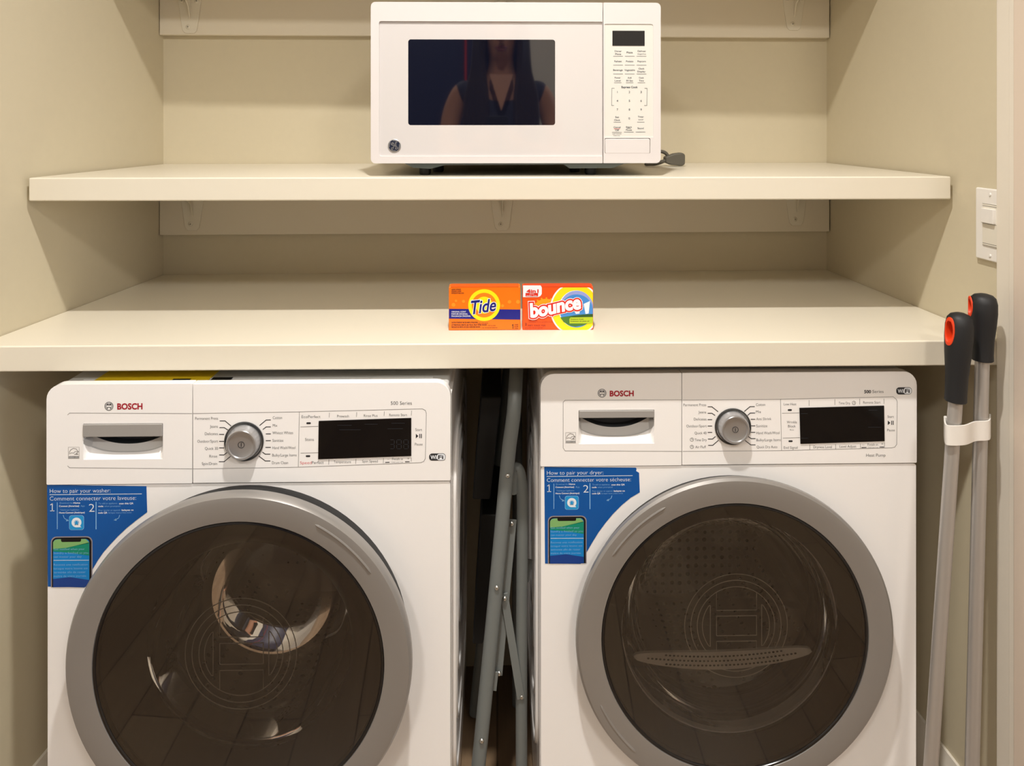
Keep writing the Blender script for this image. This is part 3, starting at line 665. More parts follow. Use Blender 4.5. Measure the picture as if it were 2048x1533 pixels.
Dd = dict(optx=1562, seam=(1440, 930), cz=HC-.7916, split=1363, handle=((1157, 820), (1308, 886.5), 844), frame=[
    [(1362, 799), (1130, 800), (1126, 804), (1126, 895), (1130, 901), (1362, 902)], [(1365, 799.5), (1560, 798), (1785, 793), (1791, 798), (1793, 803), (1792, 888), (1788, 893.5), (1782, 895)], [(1365, 902), (1562, 900.5), (1782, 895)],
    [(1560, 798), (1562, 900)], [(1563, 826), (1597, 825)], [(1565, 875.5), (1598, 874.5)], [(1617, 800), (1617, 811)], [(1668.5, 798), (1668.5, 809)], [(1718, 797), (1718, 808)], [(1766.5, 797), (1766.5, 807)], [(1618.5, 889), (1618.5, 899)], [(1670, 888), (1670, 898)], [(1719.5, 887), (1719.5, 896)], [(1767.5, 885), (1767.5, 894)]],
    text=dt, ticks=dticks+[[(1722, 894.5), (1731, 894.3)], [(1758, 893.4), (1766, 893.2)]], leds=[(1578.5, 819.5), (1580, 881.7)], play=(1780, 845), clocks=[(1383, 878.5, 3.4), (1383, 893, 3.4), (1706.5, 805, 3.4)], wifi=(1791, 1822, 781.5), energy=(1131, 864.5, 1151, 885.5),
    redtext=[], brand=(1219, 1267, 786.3, 10.8), mark=(1203.7, 785.8), display=[(1597.5, 815), (1766, 810.5), (1767, 881), (1599.5, 886.5)],
    dial=(1464.5, 852), dial_r=32.5, prot=.034, grip_arc=(0, 0), grips=((118, 146), (205, 228)), emb=None, label=(1088.5, 934.5), label_outline=[(1090, 1127.5), (1088.5, 934.5), (1271.5, 935.8), (1273, 938), (1272, 942.5), (1278, 946), (1279.5, 985), (1261, 996), (1243, 1011), (1226, 1028), (1211, 1046), (1197, 1065), (1184, 1086), (1172, 1107), (1161.5, 1128.2)],
    head='How to pair your dryer:', foot='Comment connecter votre sécheuse:')
def emb_pos(X0, F, prot, u, v, rpx):
    Y = F-prot+.026; x, z = at(u, v, Y); return (x-X0, z, rpx/(FPX/Y))
Wd['emb'] = emb_pos(-.6681, 1.1122, .052, 482, 1308, 110)
Dd['emb'] = emb_pos(.0679, 1.1632, .034, 1472, 1252, 104)
washer, won = machine('w', -.6681, 1.1122, HC-.3865, .565, Wd, 'washing_machine', 'white front-loading washer at the left, with a steel drum behind its round door')
dryer, don = machine('d', .0679, 1.1632, HC-.3925, .515, Dd, 'tumble_dryer', 'white front-loading heat pump dryer at the right, pale lint screen behind its door')
# energy guide sticker lying on the washer's top
g = MB(); zt = HC-.3865-.0070
x0 = at(190, 752, 1.15)[0]+.6681; x1 = at(418, 752, 1.15)[0]+.6681
g.mi = 0; g.box(x0, x1, .030, .20, zt-.0012, zt)
g.mi = 1; g.box(x1-.055, x1-.028, .033, .040, zt, zt+.0003)
g.mi = 1; g.box(x1+.004, x1+.034, .033, .046, zt-.0008, zt+.0003)
g.build('energy_sticker', [M('yellow sticker', (226, 196, 30), .5), black_m], washer, smooth=False)

# ------------------------------------------------------------------ microwave
MX0, MX1, MY = -.2188*K, .2842*K, 1.2838*K
mw = empty('microwave', ((MX0+MX1)/2, MY, ZU), 'white countertop microwave oven standing on the upper shelf', 'microwave')
ox, oz = (MX0+MX1)/2, ZU
def mq(u, v, d=0): x, z = at(u, v, MY-d); return x-ox, z-oz
x0, zb = mq(741.5, 327); x1, zt = mq(1321.5, 5.5); xd, _ = mq(1206, 160)
MB().slab(rrect(x0+.004, x1-.004, zb+.004, zt-.002, .006), .016, .36).build('case', mw_white, mw, bevel=.002)
MB().slab([(x0+.02, zb+.006), (x0+.055, zb-.001), (x0+.07, zb-.0085), (x0+.10, zb-.0105), (x0+.125, zb-.004), (x0+.30, zb-.0035), (x1-.165, zb-.003), (x1-.155, zb-.010), (x1-.08, zb-.0095), (x1-.06, zb-.002), (x1-.02, zb+.0), (x1-.02, zb+.006)], .018, .35).build('base_pan', M('zinc pan', (120, 130, 130), .4, metal=.5), mw)
for fx, fy in ((x0+.088, .045), (x1-.115, .045), (x0+.088, .31), (x1-.115, .31), (x0+.105, .12), (x1-.135, .12)):
    MB().lathe([(0, 0), (.009, 0), (.0105, .004), (.0105, zb-.003), (0, zb-.003)], fx, fy, 20, axis='z').build('foot', black_m, mw)
# door
px0, pz0 = mq(758, 313); px1, pz1 = mq(1204.5, 43.5)
door = MB().plate(rrect(x0, xd-.0006, zb, zt, (.008, .001, .001, .008)), [rrect(px0, px1, pz0, pz1, (.005, .001, .001, .003), 4)], 0, .016).build('door', mw_white, mw, bevel=.0015)
wx0, wz0 = mq(816, 250.5); wx1, wz1 = mq(1110.5, 79)
MB().plate(rrect(px0-.001, px1+.001, pz0-.001, pz1+.001, .003), [rrect(wx0, wx1, wz0, wz1, .0045, 5)], .003, .012).build('door_panel', mw_panel, door)
MB().slab(rrect(wx0-.001, wx1+.001, wz0-.001, wz1+.001, .004), .0034, .011).build('door_window', M('oven window', (15, 17, 30), .03, ior=2.1), door)
em = MB(); ex, ez = mq(788.5, 291.5, .0); rr = .0112
em.mi = 0; em.lathe([(0, .0012), (rr*.9, .0012), (rr, .0018), (rr, .0034), (0, .0034)], ex, ez, 40)
em.mi = 1; flat(em, circ(ex, ez, rr*.86, 40), .00105)
em.mi = 0
for k in range(4): ring(em, ex, ez, rr*.72, rr*.80, .0009, math.radians(50+90*k), math.radians(105+90*k), 10)
def curl(pts, w=.0011):
    P = [(ex+a*rr, ez+b_*rr) for a, b_ in pts]; line(em, P, w, .0008)
curl([(-.02, .10), (-.12, .42), (-.30, .50), (-.42, .36), (-.30, .22), (-.18, .34)]); curl([(-.50, .22), (-.30, .06), (-.04, .0)])
curl([(-.04, .0), (-.10, -.20), (-.28, -.28), (-.46, -.36), (-.44, -.54), (-.26, -.54), (-.14, -.36), (-.16, -.2)])
curl([(.38, .48), (.20, .52), (.14, .36), (.30, .26), (.12, .18), (.16, .02), (.34, .02)])
curl([(.04, -.02), (.20, -.14), (.42, -.18), (.50, -.36), (.38, -.54), (.18, -.50), (.16, -.34), (.30, -.30)])
em.build('maker_emblem', [M('emblem silver', (190, 188, 186), .3, metal=.6), M('emblem navy', (30, 38, 60), .35)], door, smooth=False)
# control panel
cp = MB().plate(rrect(xd+.0006, x1, zb, zt, (.001, .008, .008, .001)), [rrect(mq(1209.5, 0)[0], mq(1306.5, 0)[0], mq(0, 275)[1], mq(0, 44.5)[1], (.001, .001, .004, .001), 4), rrect(mq(1209.5, 0)[0], mq(1300.5, 0)[0], mq(0, 308)[1], mq(0, 277)[1], .002, 3)], 0, .016).build('control_housing', mw_white, mw, bevel=.0015)
a = mq(1209, 275.5); b_ = mq(1307, 44)
kp = MB().slab([(a[0], a[1]), (b_[0], a[1]), (b_[0], b_[1]), (a[0], b_[1])], .0012, .013).build('keypad', mw_key, cp)
a = mq(1210.2, 307.3); b_ = mq(1299.8, 277.6)
MB().slab(rrect(a[0], b_[0], a[1], b_[1], .0022, 4), -.0002, .014).build('door_release_button', mw_white, cp, bevel=.001)
a = mq(1225, 91.5); b_ = mq(1289.5, 61.5)
MB().slab([(a[0], a[1]), (b_[0], a[1]), (b_[0], b_[1]), (a[0], b_[1])], .0007, .0013).build('display', M('microwave display', (30, 30, 32), .12), kp)
k = MB(); Y = .0009; S = MY/FPX
def T(s, uc, v, w_, h, bold=0): c_ = mq(uc, v); text(k, s, c_[0]-w_*S/2, c_[0]+w_*S/2, c_[1], h*S, Y, bold)
def Ln(u0, u1, v, w_=.7): line(k, [mq(u0, v), mq(u1, v)], w_*S, Y)
for uc, v, rows in ((1236.5, 105, ('Dinner', 'Plate')), (1259.5, 104.7, ('Pizza',)), (1283.5, 105, ('Defrost', 'Weight/Time')), (1236.2, 122.5, ('Reheat',)), (1259.5, 122.5, ('Potato',)), (1283.5, 122.5, ('Popcorn',)),
                    (1236, 140, ('Beverage',)), (1259.5, 140, ('Vegetable',)), (1283, 140, ('Clock', 'Display')), (1235.5, 158.3, ('Power', 'Level')), (1259.3, 158.3, ('Add', '30 Sec')), (1283, 158.3, ('Cook', 'Time')),
                    (1234.5, 237.2, ('Set', 'Clock')), (1281.8, 236.5, ('Timer', 'On/Off')), (1258, 257, ('Start', 'Pause')), (1281.5, 256.5, ('Sound',)), (1234.3, 257.5, ('Cancel', 'Off'))):
    if len(rows) == 1: T(rows[0], uc, v, len(rows[0])*2.2+1.5, 3.4, .012)
    else:
        T(rows[0], uc, v-2.9, len(rows[0])*2.1+1.5, 3.3, .012)
        sm = rows[1] in ('Weight/Time', 'On/Off'); T(rows[1], uc, v+3, (len(rows[1])*(1.45 if sm else 2.1))+1.5, 2.1 if sm else 3.3, .012)
for v, ws in ((112.4, 19), (130.2, 19), (148, 19)):
    for uc in (1236.3, 1259.6, 1283.2): Ln(uc-ws/2, uc+ws/2, v)
for uc in (1235.7, 1259.4, 1283): Ln(uc-7.2, uc+7.2, 165.6)
for uc, v, ws in ((1234.5, 244.5, 14), (1281.8, 244.3, 14), (1234, 264.8, 19), (1257.8, 264.4, 19), (1281.3, 264.2, 19), (1258, 257, 8)): Ln(uc-ws/2, uc+ws/2, v)
T('Express Cook', 1259.3, 174.2, 33, 3.9, .03)
for i, n_ in enumerate('123456789'):
    T(n_, (1235, 1259, 1282.5)[i % 3], 184+17.6*(i//3), 2.8 if n_ != '1' else .8, 4.2, .01 if n_ != '1' else 0)
T('0', 1258.7, 236.8, 3, 4.2, .01)
T('Lock Controls', 1234, 267.7, 18, 1.9, .01); T('Hold 3 Sec', 1233.8, 271.2, 13.5, 1.9, .01)
line(k, [mq(1229, 176.5), mq(1224, 176.5), mq(1223.5, 211), mq(1228, 211)], .7*S, Y); line(k, [mq(1289.5, 176.5), mq(1294.5, 176.5), mq(1294, 211), mq(1289, 211)], .7*S, Y)
k.mi = 1; line(k, [mq(1228, 257.8), mq(1240, 257.8)], .7*S, Y)
k.build('keypad_lettering', [M('keypad ink', (84, 90, 98), .5), red_b], kp, smooth=False, fix=False)
# cord and plug
cz_ = .006
pts = [(x1-.03, .300, .026), (x1+.03, .305, .029), (x1+.055, .305, .031), (x1+.073, .305, .030), (x1+.082, .305, .022), (x1+.076, .303, .012), (x1+.058, .300, .0055), (x1+.040, .297, .0045), (x1+.034, .292, .0045), (x1+.045, .290, .006), (x1+.066, .293, .0095), (x1+.088, .297, .015), (x1+.098, .30, .016)]
def smooth_path(p, n=6):
    out = []; P = [Vector(q) for q in p]; P = [P[0]]+P+[P[-1]]
    for i in range(1, len(P)-2):
        for k_ in range(n):
            t = k_/n; a, b__, c_, d = P[i-1], P[i], P[i+1], P[i+2]
            out.append(.5*((2*b__)+(-a+c_)*t+(2*a-5*b__+4*c_-d)*t*t+(-a+3*b__-3*c_+d)*t*t*t))
    out.append(P[-2]); return out
cord_m = M('cord grey', (92, 88, 78), .5)
crd = MB().tube(smooth_path(pts), .0038, 10).build('power_cord', cord_m, mw)
MB().slab([(x1+.074, .008), (x1+.086, .003), (x1+.110, .0008), (x1+.116, .005), (x1+.116, .025), (x1+.110, .029), (x1+.094, .027), (x1+.074, .020)], .288, .312).build('plug', cord_m, crd, bevel=.003)

# ------------------------------------------------------------------ two cartons on the worktop
def quad(mb, on, pts, y): flat(mb, [on(*p) for p in pts], y)
BY = 1.2286*K
def carton(name, u0, u1, vt, vb, depth, label, mat):
    xa = at(u0, vb, BY)[0]; xb = at(u1, vb, BY)[0]; zt = at(u0, vt, BY)[1]
    o = empty(name, ((xa+xb)/2, BY, ZL), label, 'carton')
    cx_ = (xa+xb)/2
    on = lambda u, v: (at(u, v, BY)[0]-cx_, at(u, v, BY)[1]-ZL)
    return o, on, (xb-xa)/2, zt-ZL
o, on, hw, h = carton('detergent_box', 897.5, 1041, 574.5, 661, .022, 'small orange laundry detergent carton with a yellow bullseye and blue band', None)
MB().box(-hw, hw, 0, .024, 0.0003, h).build('carton', M('carton orange', (252, 118, 14), .35), o, bevel=.0012, seg=2)
MB().box(-hw+.003, hw-.003, -.0002, .023, h-.0006, h+.0006).build('top_flap', M('flap orange', (226, 92, 12), .4), o)
p = MB(); mats = [M('band blue', (22, 26, 130), .4), M('bullseye yellow', (252, 226, 16), .4), M('bullseye orange', (246, 128, 22), .4), white_ink, M('carton dark print', (60, 40, 30), .5), M('bubble orange', (255, 146, 32), .4), M('name blue', (24, 30, 120), .35)]
Y = -.0003
def pq(*pts): quad(p, on, pts, Y)
for u, v, r_ in ((927, 603, 3.2), (907, 610, 4), (1019, 604, 3.6), (1036, 604, 4), (1005, 612, 3), (912, 602, 2.5)):
    p.mi = 5; x, z = on(u, v); flat(p, circ(x, z, r_*BY/FPX, 20), Y)
p.mi = 0; pq((898, 618), (1040.5, 619.5), (1040.5, 639.5), (898, 637.5))
x, z = on(968.3, 610.5); s_ = BY/FPX
p.mi = 1; flat(p, circ(x, z, 31.8*s_, 64), Y-.0001); p.mi = 2; flat(p, circ(x, z, 24.6*s_, 64), Y-.0002); p.mi = 1; flat(p, circ(x, z, 17*s_, 64), Y-.0003)
V0 = glyphs3('Tide', .012, .32)[0]; a_ = min(v[0] for v in V0); b2 = max(v[0] for v in V0)
cx_, cz_ = on(967.5, 611.5); rot = math.radians(7); sx = 49*s_/(b2-a_); sz = 26*s_/.72
for mi, bv, d in ((3, .052, .0005), (6, .020, .0007)):
    p.mi = mi; V, F = glyphs3('Tide', bv, .32); P = []
    for px, pz, q_ in V:
        X = (px-(a_+b2)/2)*sx; Z = (pz-.36)*sz*(1+.12*(-(px-(a_+b2)/2)/(b2-a_)))
        P.append((cx_+X*math.cos(rot)-Z*math.sin(rot), Y-d-q_/bv*.00008, cz_+X*math.sin(rot)+Z*math.cos(rot)))
    p.add(P, F)
def PT(mi, s, u0, u1, v, h_, bd=0): p.mi = mi; a_ = on(u0, v); b2 = on(u1, v); text(p, s, a_[0], b2[0], a_[1], h_*s_, Y-.0002, bd)
PT(3, 'ORIGINAL SCENT', 903, 932, 623.8, 2.8, .01); PT(3, 'PARFUM ORIGINAL', 903, 935.5, 628.2, 2.8, .01); PT(3, 'FRAGANCIA ORIGINAL', 903, 941.5, 632.6, 2.8, .01)
for s, u1, v in (('LAUNDRY DETERGENT', 922, 579), ('DÉTERGENT À LESSIVE', 922.5, 582.8), ('DETERGENTE PARA ROPA', 928, 586.6)): PT(4, s, 903, u1, v, 2.3, .03)
for s, u1, v in (('CAUTION: EYE IRRITANT. MAY BE HARMFUL IF SWALLOWED.', 956, 645.3), ('ATTENTION: IRRITE LES YEUX. PEUT ÊTRE NOCIF.', 974, 650.3), ('PRECAUCIÓN: IRRITA LOS OJOS. PUEDE SER NOCIVO.', 961, 654.6)): PT(4, s, 903, u1, v, 2.6, .035)
for s, u0, u1, v in (('see side panel', 957, 976, 646.3), ('voir le côté', 976, 991, 651.3), ('vea el panel lateral', 963, 994.5, 655.6)): PT(4, s, u0, u1, v, 1.7, .02)
p.mi = 4; line(p, [on(1026, 649), on(1026, 657.5)], .0011, Y-.0002); line(p, [on(1026, 649), on(1024, 651)], .0009, Y-.00025)
for s, v in (('USE', 649.5), ('DOSE', 653.3), ('CARGA', 657)): PT(4, s, 1029, 1036.5, v, 2, .02)
p.build('front_print', mats, o, smooth=False, fix=False)

o, on, hw, h = carton('dryer_sheet_box', 1045, 1186.5, 574, 660.8, .022, 'small red orange dryer sheet carton with a landscape picture and white lettering', None)
MB().box(-hw, hw, 0, .024, 0.0003, h).build('carton', M('carton red orange', (246, 84, 20), .35), o, bevel=.0012, seg=2)
MB().box(-hw+.003, hw-.003, -.0002, .023, h-.0006, h+.0006).build('top_flap', M('flap red', (222, 70, 24), .4), o)
p = MB(); mats = [white_ink, M('swoosh yellow', (252, 222, 20), .4), M('picture sky', (70, 140, 215), .4), M('picture lilac', (150, 160, 220), .4), M('picture field', (70, 118, 44), .4), M('picture lime', (178, 200, 30), .4), M('name red', (216, 40, 18), .35), M('glow orange', (255, 160, 24), .4), M('carton dark print', (60, 40, 30), .5), M('picture dark field', (44, 84, 34), .4)]
RX1 = 1185.6
def clip(pts): return [(min(u, RX1), min(max(v, 575.2), 660)) for u, v in pts]
def disc(mi, cu, cv, ru, rv, d, a0=0, a1=360):
    p.mi = mi; P = clip([(cu+ru*math.cos(math.radians(a)), cv+rv*math.sin(math.radians(a))) for a in range(a0, a1, 5)])
    flat(p, [on(*q_) for q_ in P], Y-d)
for k_ in range(15):
    a_ = math.radians(24*k_+8); p.mi = 7; line(p, [on(1092+10*math.cos(a_), 613+7*math.sin(a_)), on(1092+24*math.cos(a_), 613+17*math.sin(a_))], 3*s_, Y)
disc(7, 1092, 613, 22, 15, .0001)
disc(0, 1150, 618, 50, 53, .0002); disc(1, 1150, 618, 47, 50, .0003); disc(0, 1152, 618, 35, 37, .0004)
disc(3, 1153, 618, 34, 36.5, .0005); disc(2, 1153, 622, 33, 33, .0006)
p.mi = 4; flat(p, [on(*q_) for q_ in ((1120.5, 635), (1140, 632), (1165, 629.5), (1185.5, 628), (1185.5, 640), (1178, 646), (1166, 651), (1150, 653.5), (1138, 651), (1127, 644))], Y-.0007)
p.mi = 9; flat(p, [on(*q_) for q_ in ((1140, 632), (1165, 629), (1185.5, 628), (1185.5, 634), (1150, 635))], Y-.0008)
p.mi = 0; flat(p, [on(*q_) for q_ in ((1167, 608), (1180, 602), (1177, 627), (1171, 628))], Y-.0008); flat(p, [on(*q_) for q_ in ((1149, 624), (1159, 622), (1159, 627), (1152, 628))], Y-.0008)
p.mi = 5; flat(p, [on(*q_) for q_ in ((1141, 635), (1185.6, 634), (1185.6, 646), (1178, 647), (1139, 647), (1138.5, 638))], Y-.0009)
p.mi = 0; flat(p, [on(*q_) for q_ in ((1046, 571), (1081, 571), (1083.5, 575), (1083.5, 588), (1081, 592), (1076, 594.5), (1046, 594.5))], Y-.0002)
def PT(mi, s, u0, u1, v, h_, bd=0, d=.001, shear=0): p.mi = mi; a_ = on(u0, v); b2 = on(u1, v); text(p, s, a_[0], b2[0], a_[1], h_*s_, Y-d, bd, shear)
PT(6, '4in1', 1053, 1077, 582, 6.5, .03); p.mi = 6; flat(p, [on(*q_) for q_ in ((1051, 586.2), (1076, 586.2), (1076, 592.8), (1051, 592.8))], Y-.0006); PT(0, 'sheets', 1059, 1068, 587.8, 1.6, .01); PT(0, 'feuilles  hojas', 1053, 1074, 591, 1.6, .01)
V0 = glyphs3('bounce', .045)[0]; a_ = min(v[0] for v in V0); b2 = max(v[0] for v in V0)
for mi, bv, d in ((0, .150, .0012), (6, .120, .0014), (0, .045, .0016)):
    p.mi = mi; V, F = glyphs3('bounce', bv); sx = 103*s_/(b2-a_); sz = 31*s_/.72; P = []
    for px, pz, q_ in V:
        t = (px-(a_+b2)/2)/(b2-a_); X = (px-(a_+b2)/2)*sx; Z = (pz-.27)*sz*(.86+.1*abs(t)); rot = math.radians(8)
        P.append((on(1111, 614.5)[0]+X*math.cos(rot)-Z*math.sin(rot)*.3, Y-d-q_/bv*.00008, on(1111, 614.5)[1]+X*math.sin(rot)+Z*math.cos(rot)-.0006+.0016*math.sin(t*5)))
    p.add(P, F)
PT(8, 'Outdoor Fresh', 1141, 1167, 638.5, 2, .02); PT(8, 'Fraîcheur de plein air', 1141, 1179, 642.5, 2, .02)
PT(8, '2', 1050, 1053.5, 648.5, 5, .02); PT(8, 'SHEETS  FEUILLES  HOJAS', 1055.5, 1091, 651, 3, .01); PT(8, '6.4 in x 9 in (16.2 cm x 22.8 cm)', 1050, 1085, 656, 2.4, .01)
PT(8, 'FABRIC SOFTENER', 1057, 1075, 641.3, 1.6, .01); PT(8, 'ASSOUPLISSANT TEXTILE  SUAVIZANTE DE ROPA', 1057, 1106, 644.4, 1.6, .01)
p.build('front_print', mats, o, smooth=False, fix=False)

# ------------------------------------------------------------------ folded step ladder between the machines
GY = 1.235
lad = empty('step_ladder', (at(990, 1300, GY)[0], GY, 0), 'folded grey tubular step ladder stored in the gap between washer and dryer', 'ladder')
lx = lad.location.x
def lp(u, v, Y): x, z = at(u, v, Y); return (x-lx, Y-GY, z)
def foot_point(u0, v0, u1, v1, Y):
    a_ = at(u0, v0, Y); b2 = at(u1, v1, Y); t = (.012-a_[1])/(b2[1]-a_[1]); return (a_[0]+(b2[0]-a_[0])*t-lx, Y-GY, .012)
main = [lp(1034, 700, GY+.10), lp(1033, 735, GY+.05), lp(1031, 770, GY+.02), lp(1027, 830, GY), lp(1019, 890, GY), lp(1013, 950, GY), lp(1000, 1090, GY), lp(978, 1320, GY), foot_point(978, 1320, 960, 1500, GY)]
MB().tube(smooth_path(main), .0118, 16).build('front_rail', tube_m, lad)
rear = [lp(1024, 985, GY+.022), lp(1027, 950, GY+.022), lp(1033, 937, GY+.022), lp(1040, 950, GY+.022), lp(1044, 985, GY+.022), lp(1045, 1040, GY+.022), lp(1043, 1300, GY+.022), foot_point(1043, 1300, 1043, 1500, GY+.022)]
MB().tube(smooth_path(rear), .0098, 16).build('rear_leg', tube_m, lad)
def bar(a_, b2, w_, nm='brace', Y2=.016):
    A = Vector(a_); B = Vector(b2); d = (B-A).normalized(); n_ = Vector((-d.z, 0, d.x))*w_/2; t_ = Vector((0, .0022, 0))
    V = [A-n_, A+n_, B+n_, B-n_]; V += [v+t_ for v in V]
    return MB().add(V, [(0, 1, 2, 3), (7, 6, 5, 4), (0, 4, 5, 1), (1, 5, 6, 2), (2, 6, 7, 3), (3, 7, 4, 0)]).build(nm, tube_m, lad, bevel=.0006)
bar(lp(1024, 1040, GY+.014), lp(995, 1352, GY+.014), .016); bar(lp(1008, 1188, GY+.010), lp(1042, 1400, GY+.010), .013)
bar(lp(1018, 945, GY+.016), lp(1037, 985, GY+.016), .018, 'hinge_plate')
bar(lp(992, 1345, GY+.004), lp(988, 1383, GY+.004), .008, 'latch_hook')
bar(lp(1060, 1120, GY+.05), lp(1052, 1165, GY+.05), .010, 'latch_hook'); bar(lp(1051, 1160, GY+.04), lp(1051, 1195, GY+.04), .008, 'latch_hook')
for u, v, d in ((1015.5, 952, -.012), (1023.5, 1048, .010), (993.5, 1176.5, -.0125), (1009.5, 1198, .006), (1043.5, 1395, .0115), (963.5, 1483, -.0125), (998, 1348, .0105)):
    x, y, z = lp(u, v, GY+d); MB().lathe([(0, y-.003), (.0022, y-.0026), (.0038, y-.0012), (.0042, y)], x, z, 16).build('rivet', steel_m, lad)
stepm = M('black tread', (20, 19, 18), .6)
for v0, v1 in ((795, 1000), (1030, 1290)):
    a_ = lp(962, v0, GY+.10); b2 = lp(1003, v0, GY+.10); c_ = lp(990-(v1-800)*.05, v1, GY+.10); d_ = lp(945-(v1-800)*.0, v1, GY+.10)
    V = [d_, c_, b2, a_]; V = V+[(x, y+.20, z) for x, y, z in V]
    MB().add(V, [(0, 1, 2, 3), (7, 6, 5, 4), (0, 4, 5, 1), (1, 5, 6, 2), (2, 6, 7, 3), (3, 7, 4, 0)]).build('step_tread', stepm, lad, bevel=.003)
for y_ in (.30,):   # the matching rail pair deeper in the gap
    MB().tube([(x, y+y_, z) for x, y, z in smooth_path(main[2:])], .0118, 14).build('front_rail', tube_m, lad)
    MB().tube([(x, y+y_, z) for x, y, z in smooth_path(rear[3:])], .0098, 14).build('rear_leg', tube_m, lad)
MB().tube([lp(1031, 770, GY+.02), lp(1031, 770, GY+.30)], .0105, 14).build('top_rail', tube_m, lad)

# ------------------------------------------------------------------ two poles by the jamb
def pole(label, top, gb, pb, Y, rg, rp, hole_side):
    (u0, v0), (u1, v1), (u2, v2) = top, gb, pb
    x, z = at(u2, v2, Y); x1_, z1_ = at(u1, v1, Y); t = (0.004-z1_)/(z-z1_); xf = x1_+(x-x1_)*t
    r = empty('broom_handle', (xf, Y, 0), label, 'broom handle')
    P0 = Vector((xf-xf, 0, .004)); P1 = Vector((x1_-xf, 0, z1_)); x0_, z0_ = at(u0, v0, Y); P2 = Vector((x0_-xf, 0, z0_))
    MB().tube([P0, P1+(P2-P1)*.05], rp, 20).build('pole', alu, r)
    L = (P2-P1); prof = [(0, rg*.92), (.01, rg*1.0), (.10, rg*.98), (.30, rg*1.02), (.55, rg*1.20), (.72, rg*1.28), (.86, rg*1.26), (.94, rg*1.12), (.98, rg*.85), (1.0, rg*.40)]
    g = MB().tube([P1+L*t_ for t_, _ in prof], [q_ for _, q_ in prof], 28).build('grip', grip_m, r)
    # hanging hole, an orange lined oval on the left side facing the camera
    n_ = 28; c_ = P1+L*.80; V = []; hh = L.length*.150; hw_ = rg*.56
    ax = Vector((math.cos(hole_side), -math.sin(hole_side), 0)).normalized(); tn = Vector((-ax.y, ax.x, 0)); up = L.normalized()
    def ring_pt(k_, d_, side, an):
        sx_ = abs(math.cos(an))**.8*math.copysign(1, math.cos(an)); lat = sx_*hw_*k_; hz = math.sin(an)*hh*k_
        rl = rg*(1.265+.6*hz-max(0, hz-.012)*9); sf = math.sqrt(max(1e-9, rl*rl-lat*lat))
        return c_+ax*(side*(sf+d_) if side else d_)+tn*lat+up*hz
    ang = [2*PI*j/n_ for j in range(n_)]
    # the hole goes right through the grip
    CV = [ring_pt(.86, .01, sd_, an) for sd_ in (1, -1) for an in ang]
    cut = MB().add(CV, [tuple(range(n_)), tuple(range(n_, 2*n_))[::-1]]+[(j, n_+j, n_+(j+1) % n_, (j+1) % n_) for j in range(n_)]).build('cut', orange_g, r)
    bo = g.modifiers.new('b', 'BOOLEAN'); bo.operation = 'DIFFERENCE'; bo.object = cut; bo.solver = 'EXACT'
    bpy.context.view_layer.update()
    nm = bpy.data.meshes.new_from_object(g.evaluated_get(bpy.context.evaluated_depsgraph_get()))
    g.modifiers.clear(); g.data = nm; bpy.data.objects.remove(cut)
    nm.materials.clear(); nm.materials.append(grip_m); nm.shade_smooth(); nm.set_sharp_from_angle(angle=math.radians(35))
    rs = ((1.06, -.0006, 1), (1.05, .0005, 1), (.96, .0009, 1), (.80, .0004, 1), (.74, -.0012, 1), (.74, 0, 0), (.74, -.0035, -1))
    V = [ring_pt(k_, d_, sd_, an) for k_, d_, sd_ in rs for an in ang]
    F = [(i*n_+j, i*n_+(j+1) % n_, (i+1)*n_+(j+1) % n_, (i+1)*n_+j) for i in range(len(rs)-1) for j in range(n_)]
    MB().add(V, F).build('hanging_hole', orange_g, g)
    return r
pole('grey pole with black grip and an orange hanging hole facing forward, nearer the dryer', (1920, 626), (1911, 803), (1864, 1500), 1.092, .0150, .0098, math.radians(167))
pole('grey pole with a taller black grip, standing next to the right jamb', (1967, 588), (1964.5, 721), (1945, 1500), 1.108, .0150, .0098, math.radians(196))
CYp = 1.108
cl = empty('pole_clip', (XR(1.108)-.02, CYp, at(1940, 855, CYp)[1]), 'white plastic clip wrapped round the two poles at the right', 'clip')
cxo, czo = cl.location.x, cl.location.z
def cpt(u, y): return (at(u, 855, y)[0]-cxo, y-CYp)
band = [cpt(1889, 1.113), cpt(1891, 1.087), cpt(1899, 1.0797), cpt(1922, 1.0797), cpt(1934, 1.083), cpt(1950, 1.0935), cpt(1972, 1.0955), cpt(1979, 1.101), cpt(1980, 1.122)]
sp = [Vector((a_, b2, 0)) for a_, b2 in band]; sp = smooth_path(sp, 5)
V = []; F = []
for i, q_ in enumerate(sp):
    t_ = (sp[min(i+1, len(sp)-1)]-sp[max(i-1, 0)]).normalized(); n_ = Vector((-t_.y, t_.x, 0))*.0011
    V += [q_-n_+Vector((0, 0, -.0145)), q_+n_+Vector((0, 0, -.0145)), q_+n_+Vector((0, 0, .0145)), q_-n_+Vector((0, 0, .0145))]
for i in range(len(sp)-1):
    for j in range(4): F.append((4*i+j, 4*i+(j+1) % 4, 4*i+4+(j+1) % 4, 4*i+4+j))
F += [(3, 2, 1, 0), tuple(4*(len(sp)-1)+j for j in range(4))]
MB().add(V, F).build('band', plast, cl)
q_ = cpt(1891, 1.113); MB().box(q_[0]-.0025, q_[0]+.0025, -.014, .006, -.0145, .0155).build('end_tab', plast, cl, bevel=.001)

